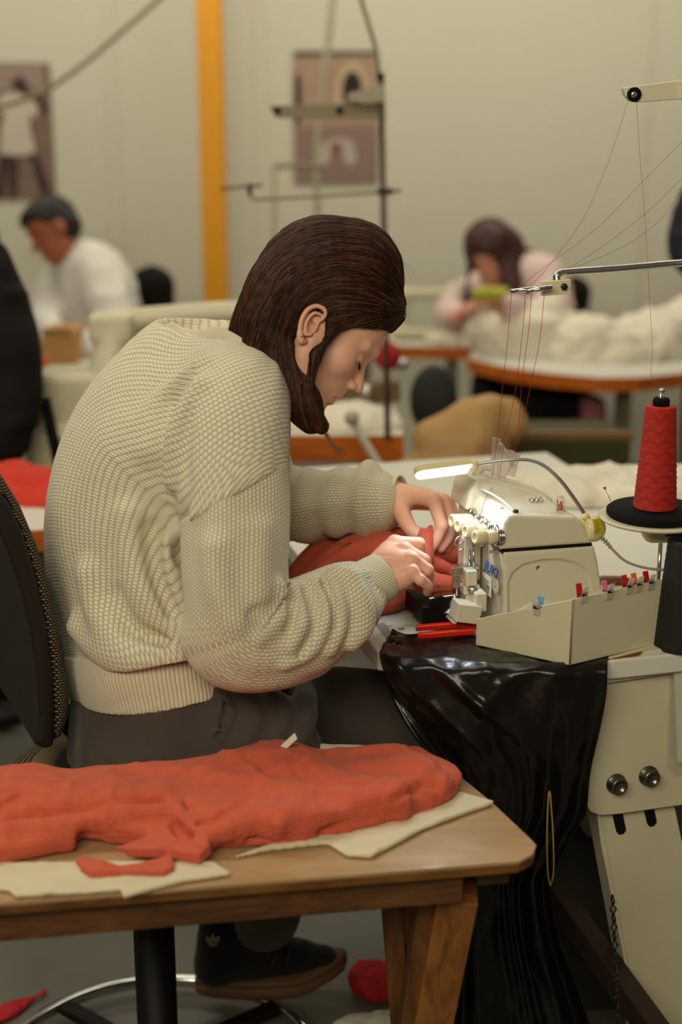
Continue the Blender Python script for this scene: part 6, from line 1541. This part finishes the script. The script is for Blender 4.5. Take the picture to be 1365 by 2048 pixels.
# dark-haired woman
wc = W(985, 512, 5.05); wf = unit(-.42*R3-.50*U3+.62*K3); ws = unit(np.cross(wf, U3)); wu = np.cross(ws, wf)
P = []; head_simple(wc, wf, wu, ws, P, 1.05)
P.append((chain([[*W(1005, 545, 5.1), .05], [*W(1035, 580, 5.15), .05]], 3, False), .02))
h1_, h2_ = W(935, 622, 4.8), W(985, 600, 4.7)
P += [(chain([[*W(1100, 600, 5.0), .045], [*W(1060, 650, 4.85), .038], [*h2_, .026]], 4), .02), (chain([[*W(940, 590, 5.2), .045], [*W(905, 640, 5.0), .038], [*h1_, .026]], 4), .02), (torso([[*W(1040, 740, 5.2), .10, .15], [*W(1040, 600, 5.15), .10, .16]], V(.8, -.6, 0)), .03)]
fingers(P, h1_, h1_+V(-.05, -.10, .0), UZ); fingers(P, h2_, h2_+V(-.11, -.05, -.02), UZ)
v, f = fmesh(P, .0065); w2 = mk('person', v, f, M['skin_w2'], origin=W(1040, 760, 5.2)*V(1, 1, 0)); tag(w2, 'woman with long dark auburn hair in a pale pink blouse holding something yellow-green', 'person')
B_ = np.array([wf, ws, wu]); L = lambda a, b, z: wc+a*wf+b*ws+z*wu
P = [(ell(L(-.010, 0, .045), (.108, .095, .100), B_), 0), (chain(rp([(1010, 500, 5.06, .075), (1040, 530, 5.1, .055), (1058, 505, 5.12, .02)]), 3), .03), (chain(rp([(1010, 500, 5.05, .07), (1020, 560, 5.0, .050), (1025, 600, 4.98, .028)]), 4), .03),
     (chain(rp([(962, 480, 5.05, .055), (948, 540, 5.03, .028), (938, 600, 5.0, .022)]), 4), .03), (ell(L(.105, 0, -.050), (.085, .066, .095), B_), .012, 's')]
v, f = fmesh(P, .006); v = v+vnormals(v, f)*(vnoise(v*V(60, 60, 15), 3)*.004)[:, None]; mk('hair', v, f, M['hair_auburn'], w2)
P = [(torso([[*W(1050, 730, 5.2), .13, .18], [*W(1050, 650, 5.18), .14, .19], [*W(1045, 590, 5.15), .13, .20], [*W(1025, 555, 5.12), .08, .15]], V(.8, -.6, 0)), 0),
     (chain([[*W(1090, 560, 5.0), .062], [*W(1108, 605, 4.92), .066], [*W(1065, 628, 4.82), .062], [*W(1020, 612, 4.75), .042]], 4), .04), (chain([[*W(960, 575, 5.25), .06], [*W(912, 600, 5.15), .06], [*W(900, 632, 5.0), .055], [*W(922, 632, 4.88), .038]], 4), .04)]
v, f = fmesh(P, .009); v = v+vnormals(v, f)*((1-np.abs(vnoise(v*V(8, 8, 12), 93))*2)*.008)[:, None]; mk('blouse', v, f, M['pink'], w2)
P = [(rbox(W(1045, 668, 5.0), (.09, .03, .09), .02), 0)]; v, f = fmesh(P, .008); mk('apron', v, f, M['darkcloth'], w2)
P = [(chain(rp([(1050, 745, 5.2, .13), (990, 770, 4.95, .09), (985, 900, 4.9, .06)]), 4), 0)]; v, f = fmesh(P, .012); mk('skirt', v, f, M['darkcloth'], w2)
P = [(ell(W(975, 590, 4.66), (.055, .03, .030)), 0), (ell(W(1005, 583, 4.66), (.03, .03, .018)), .02)]; v, f = fmesh(P, .006); v = v+vnormals(v, f)*(fbm(v*25, 2, 95)*.006)[:, None]
tag(mk('green_cloth', v, f, mat('yellow_green_cloth', '#b4b53a', .8)), 'yellow-green cloth held by the dark-haired woman', 'fabric')
oc = thing('office_chair', W(1130, 800, 5.35)*V(1, 1, 0), 'black office chair behind the dark-haired woman', 'chair')
P = [(rbox(W(1140, 608, 5.4), (.080, .05, .09), .045), 0), (ell(W(1140, 585, 5.4), (.080, .05, .07)), .03)]; v, f = fmesh(P, .008); mk('backrest', v, f, M['darkcloth'], oc)
p = W(1120, 700, 5.3); m = MB(); m.ball(V(p[0]-.05, p[1], .48), (.23, .23, .05), 10); m.build('seat', M['darkcloth'], oc); m = MB(); m.tube([V(p[0]-.05, p[1], .04), V(p[0]-.05, p[1], .45)], .028, 12); m.build('gas_column', M['black'], oc)
m = MB(); m.bar(V(p[0]-.02, p[1], .5), W(1140, 640, 5.42), .04, .012, (0, 1, 0)); m.build('back_bracket', M['black'], oc)
# two people cut by the frame
DOFF = 0.0
def stander(ox, oy, lab, cloth, arm, side, h=1.70):
    P = []; c = V(ox, oy, h-.13); f_ = V(side, .15, -.25); f_ = unit(f_); s_ = unit(np.cross(f_, UZ)); head_simple(c, f_, np.cross(s_, f_), s_, P)
    P += [(chain([[ox, oy, h-.22, .05], [ox, oy, h-.34, .055]], 3, False), .02), (chain(arm, 4), .02)]
    w = np.array(arm[-1][:3]); a = unit(w-np.array(arm[-2][:3])); fingers(P, w, w+a*.16, UZ)
    v, f = fmesh(P, .009); o = mk('person', v, f, M['skin_w2'], origin=(ox, oy, 0)); tag(o, lab, 'person')
    P = [(torso([[ox, oy, .85, .13, .18], [ox, oy, 1.05, .12, .17], [ox, oy, 1.25, .13, .20], [ox, oy, 1.38, .10, .19]], V(0, -1, 0)), 0), (chain([[*a_[:3], a_[3]+.022] for a_ in arm[:-1]], 5), .04)]
    v, f = fmesh(P, .009); v = v+vnormals(v, f)*((1-np.abs(vnoise(v*V(9, 9, 14), 97))*2)*.008)[:, None]; mk('jacket', v, f, cloth, o)
    P = [(chain([[ox, oy-.09, .90, .10], [ox+.02, oy-.09, .5, .075], [ox, oy-.09, .10, .06]], 4), 0), (chain([[ox, oy+.09, .90, .10], [ox+.02, oy+.09, .5, .075], [ox, oy+.09, .10, .06]], 4), .02)]
    v, f = fmesh(P, .012); mk('trousers', v, f, M['darkcloth'], o)
    P = [(ell((ox+.04*side, oy-.09, .045), (.13, .045, .042)), 0)]; v, f = fmesh(P, .008); mk('shoe', v, f, M['black'], o)
    P = [(ell((ox+.04*side, oy+.09, .045), (.13, .045, .042)), 0)]; v, f = fmesh(P, .008); mk('shoe', v, f, M['black'], o)
    P = [(ell(c+V(-.015*side, 0, .045), (.105, .09, .095)), 0), (ell(c+f_*.11+V(0, 0, -.04), (.085, .09, .09)), .01, 's')]; v, f = fmesh(P, .008); mk('hair', v, f, M['hair_black'], o)
A = W(-35, 560, 3.5); Bp = W(28, 745, 2.90); C_ = W(-70, 905, 2.80)
stander(A[0]-.12, 3.62, 'person in black standing at the left edge, only one sleeve in view', M['darkcloth'], [[*W(-50, 545, 3.5), .070], [*W(-4, 650, 3.48), .066], [*W(18, 740, 3.46), .060], [*W(5, 840, 3.44), .056], [*W(-30, 920, 3.42), .046], [*W(-60, 940, 3.40), .028]], 1)
A = W(1400, 420, 4.2)
stander(A[0]+.14, A[1], 'person in navy standing at the right edge beyond the curved table', M['navy'], [[*W(1408, 400, 4.20), .05], [*W(1392, 455, 4.20), .048], [*W(1384, 505, 4.18), .045], [*W(1420, 540, 4.10), .035], [*W(1450, 560, 4.00), .027]], -1)
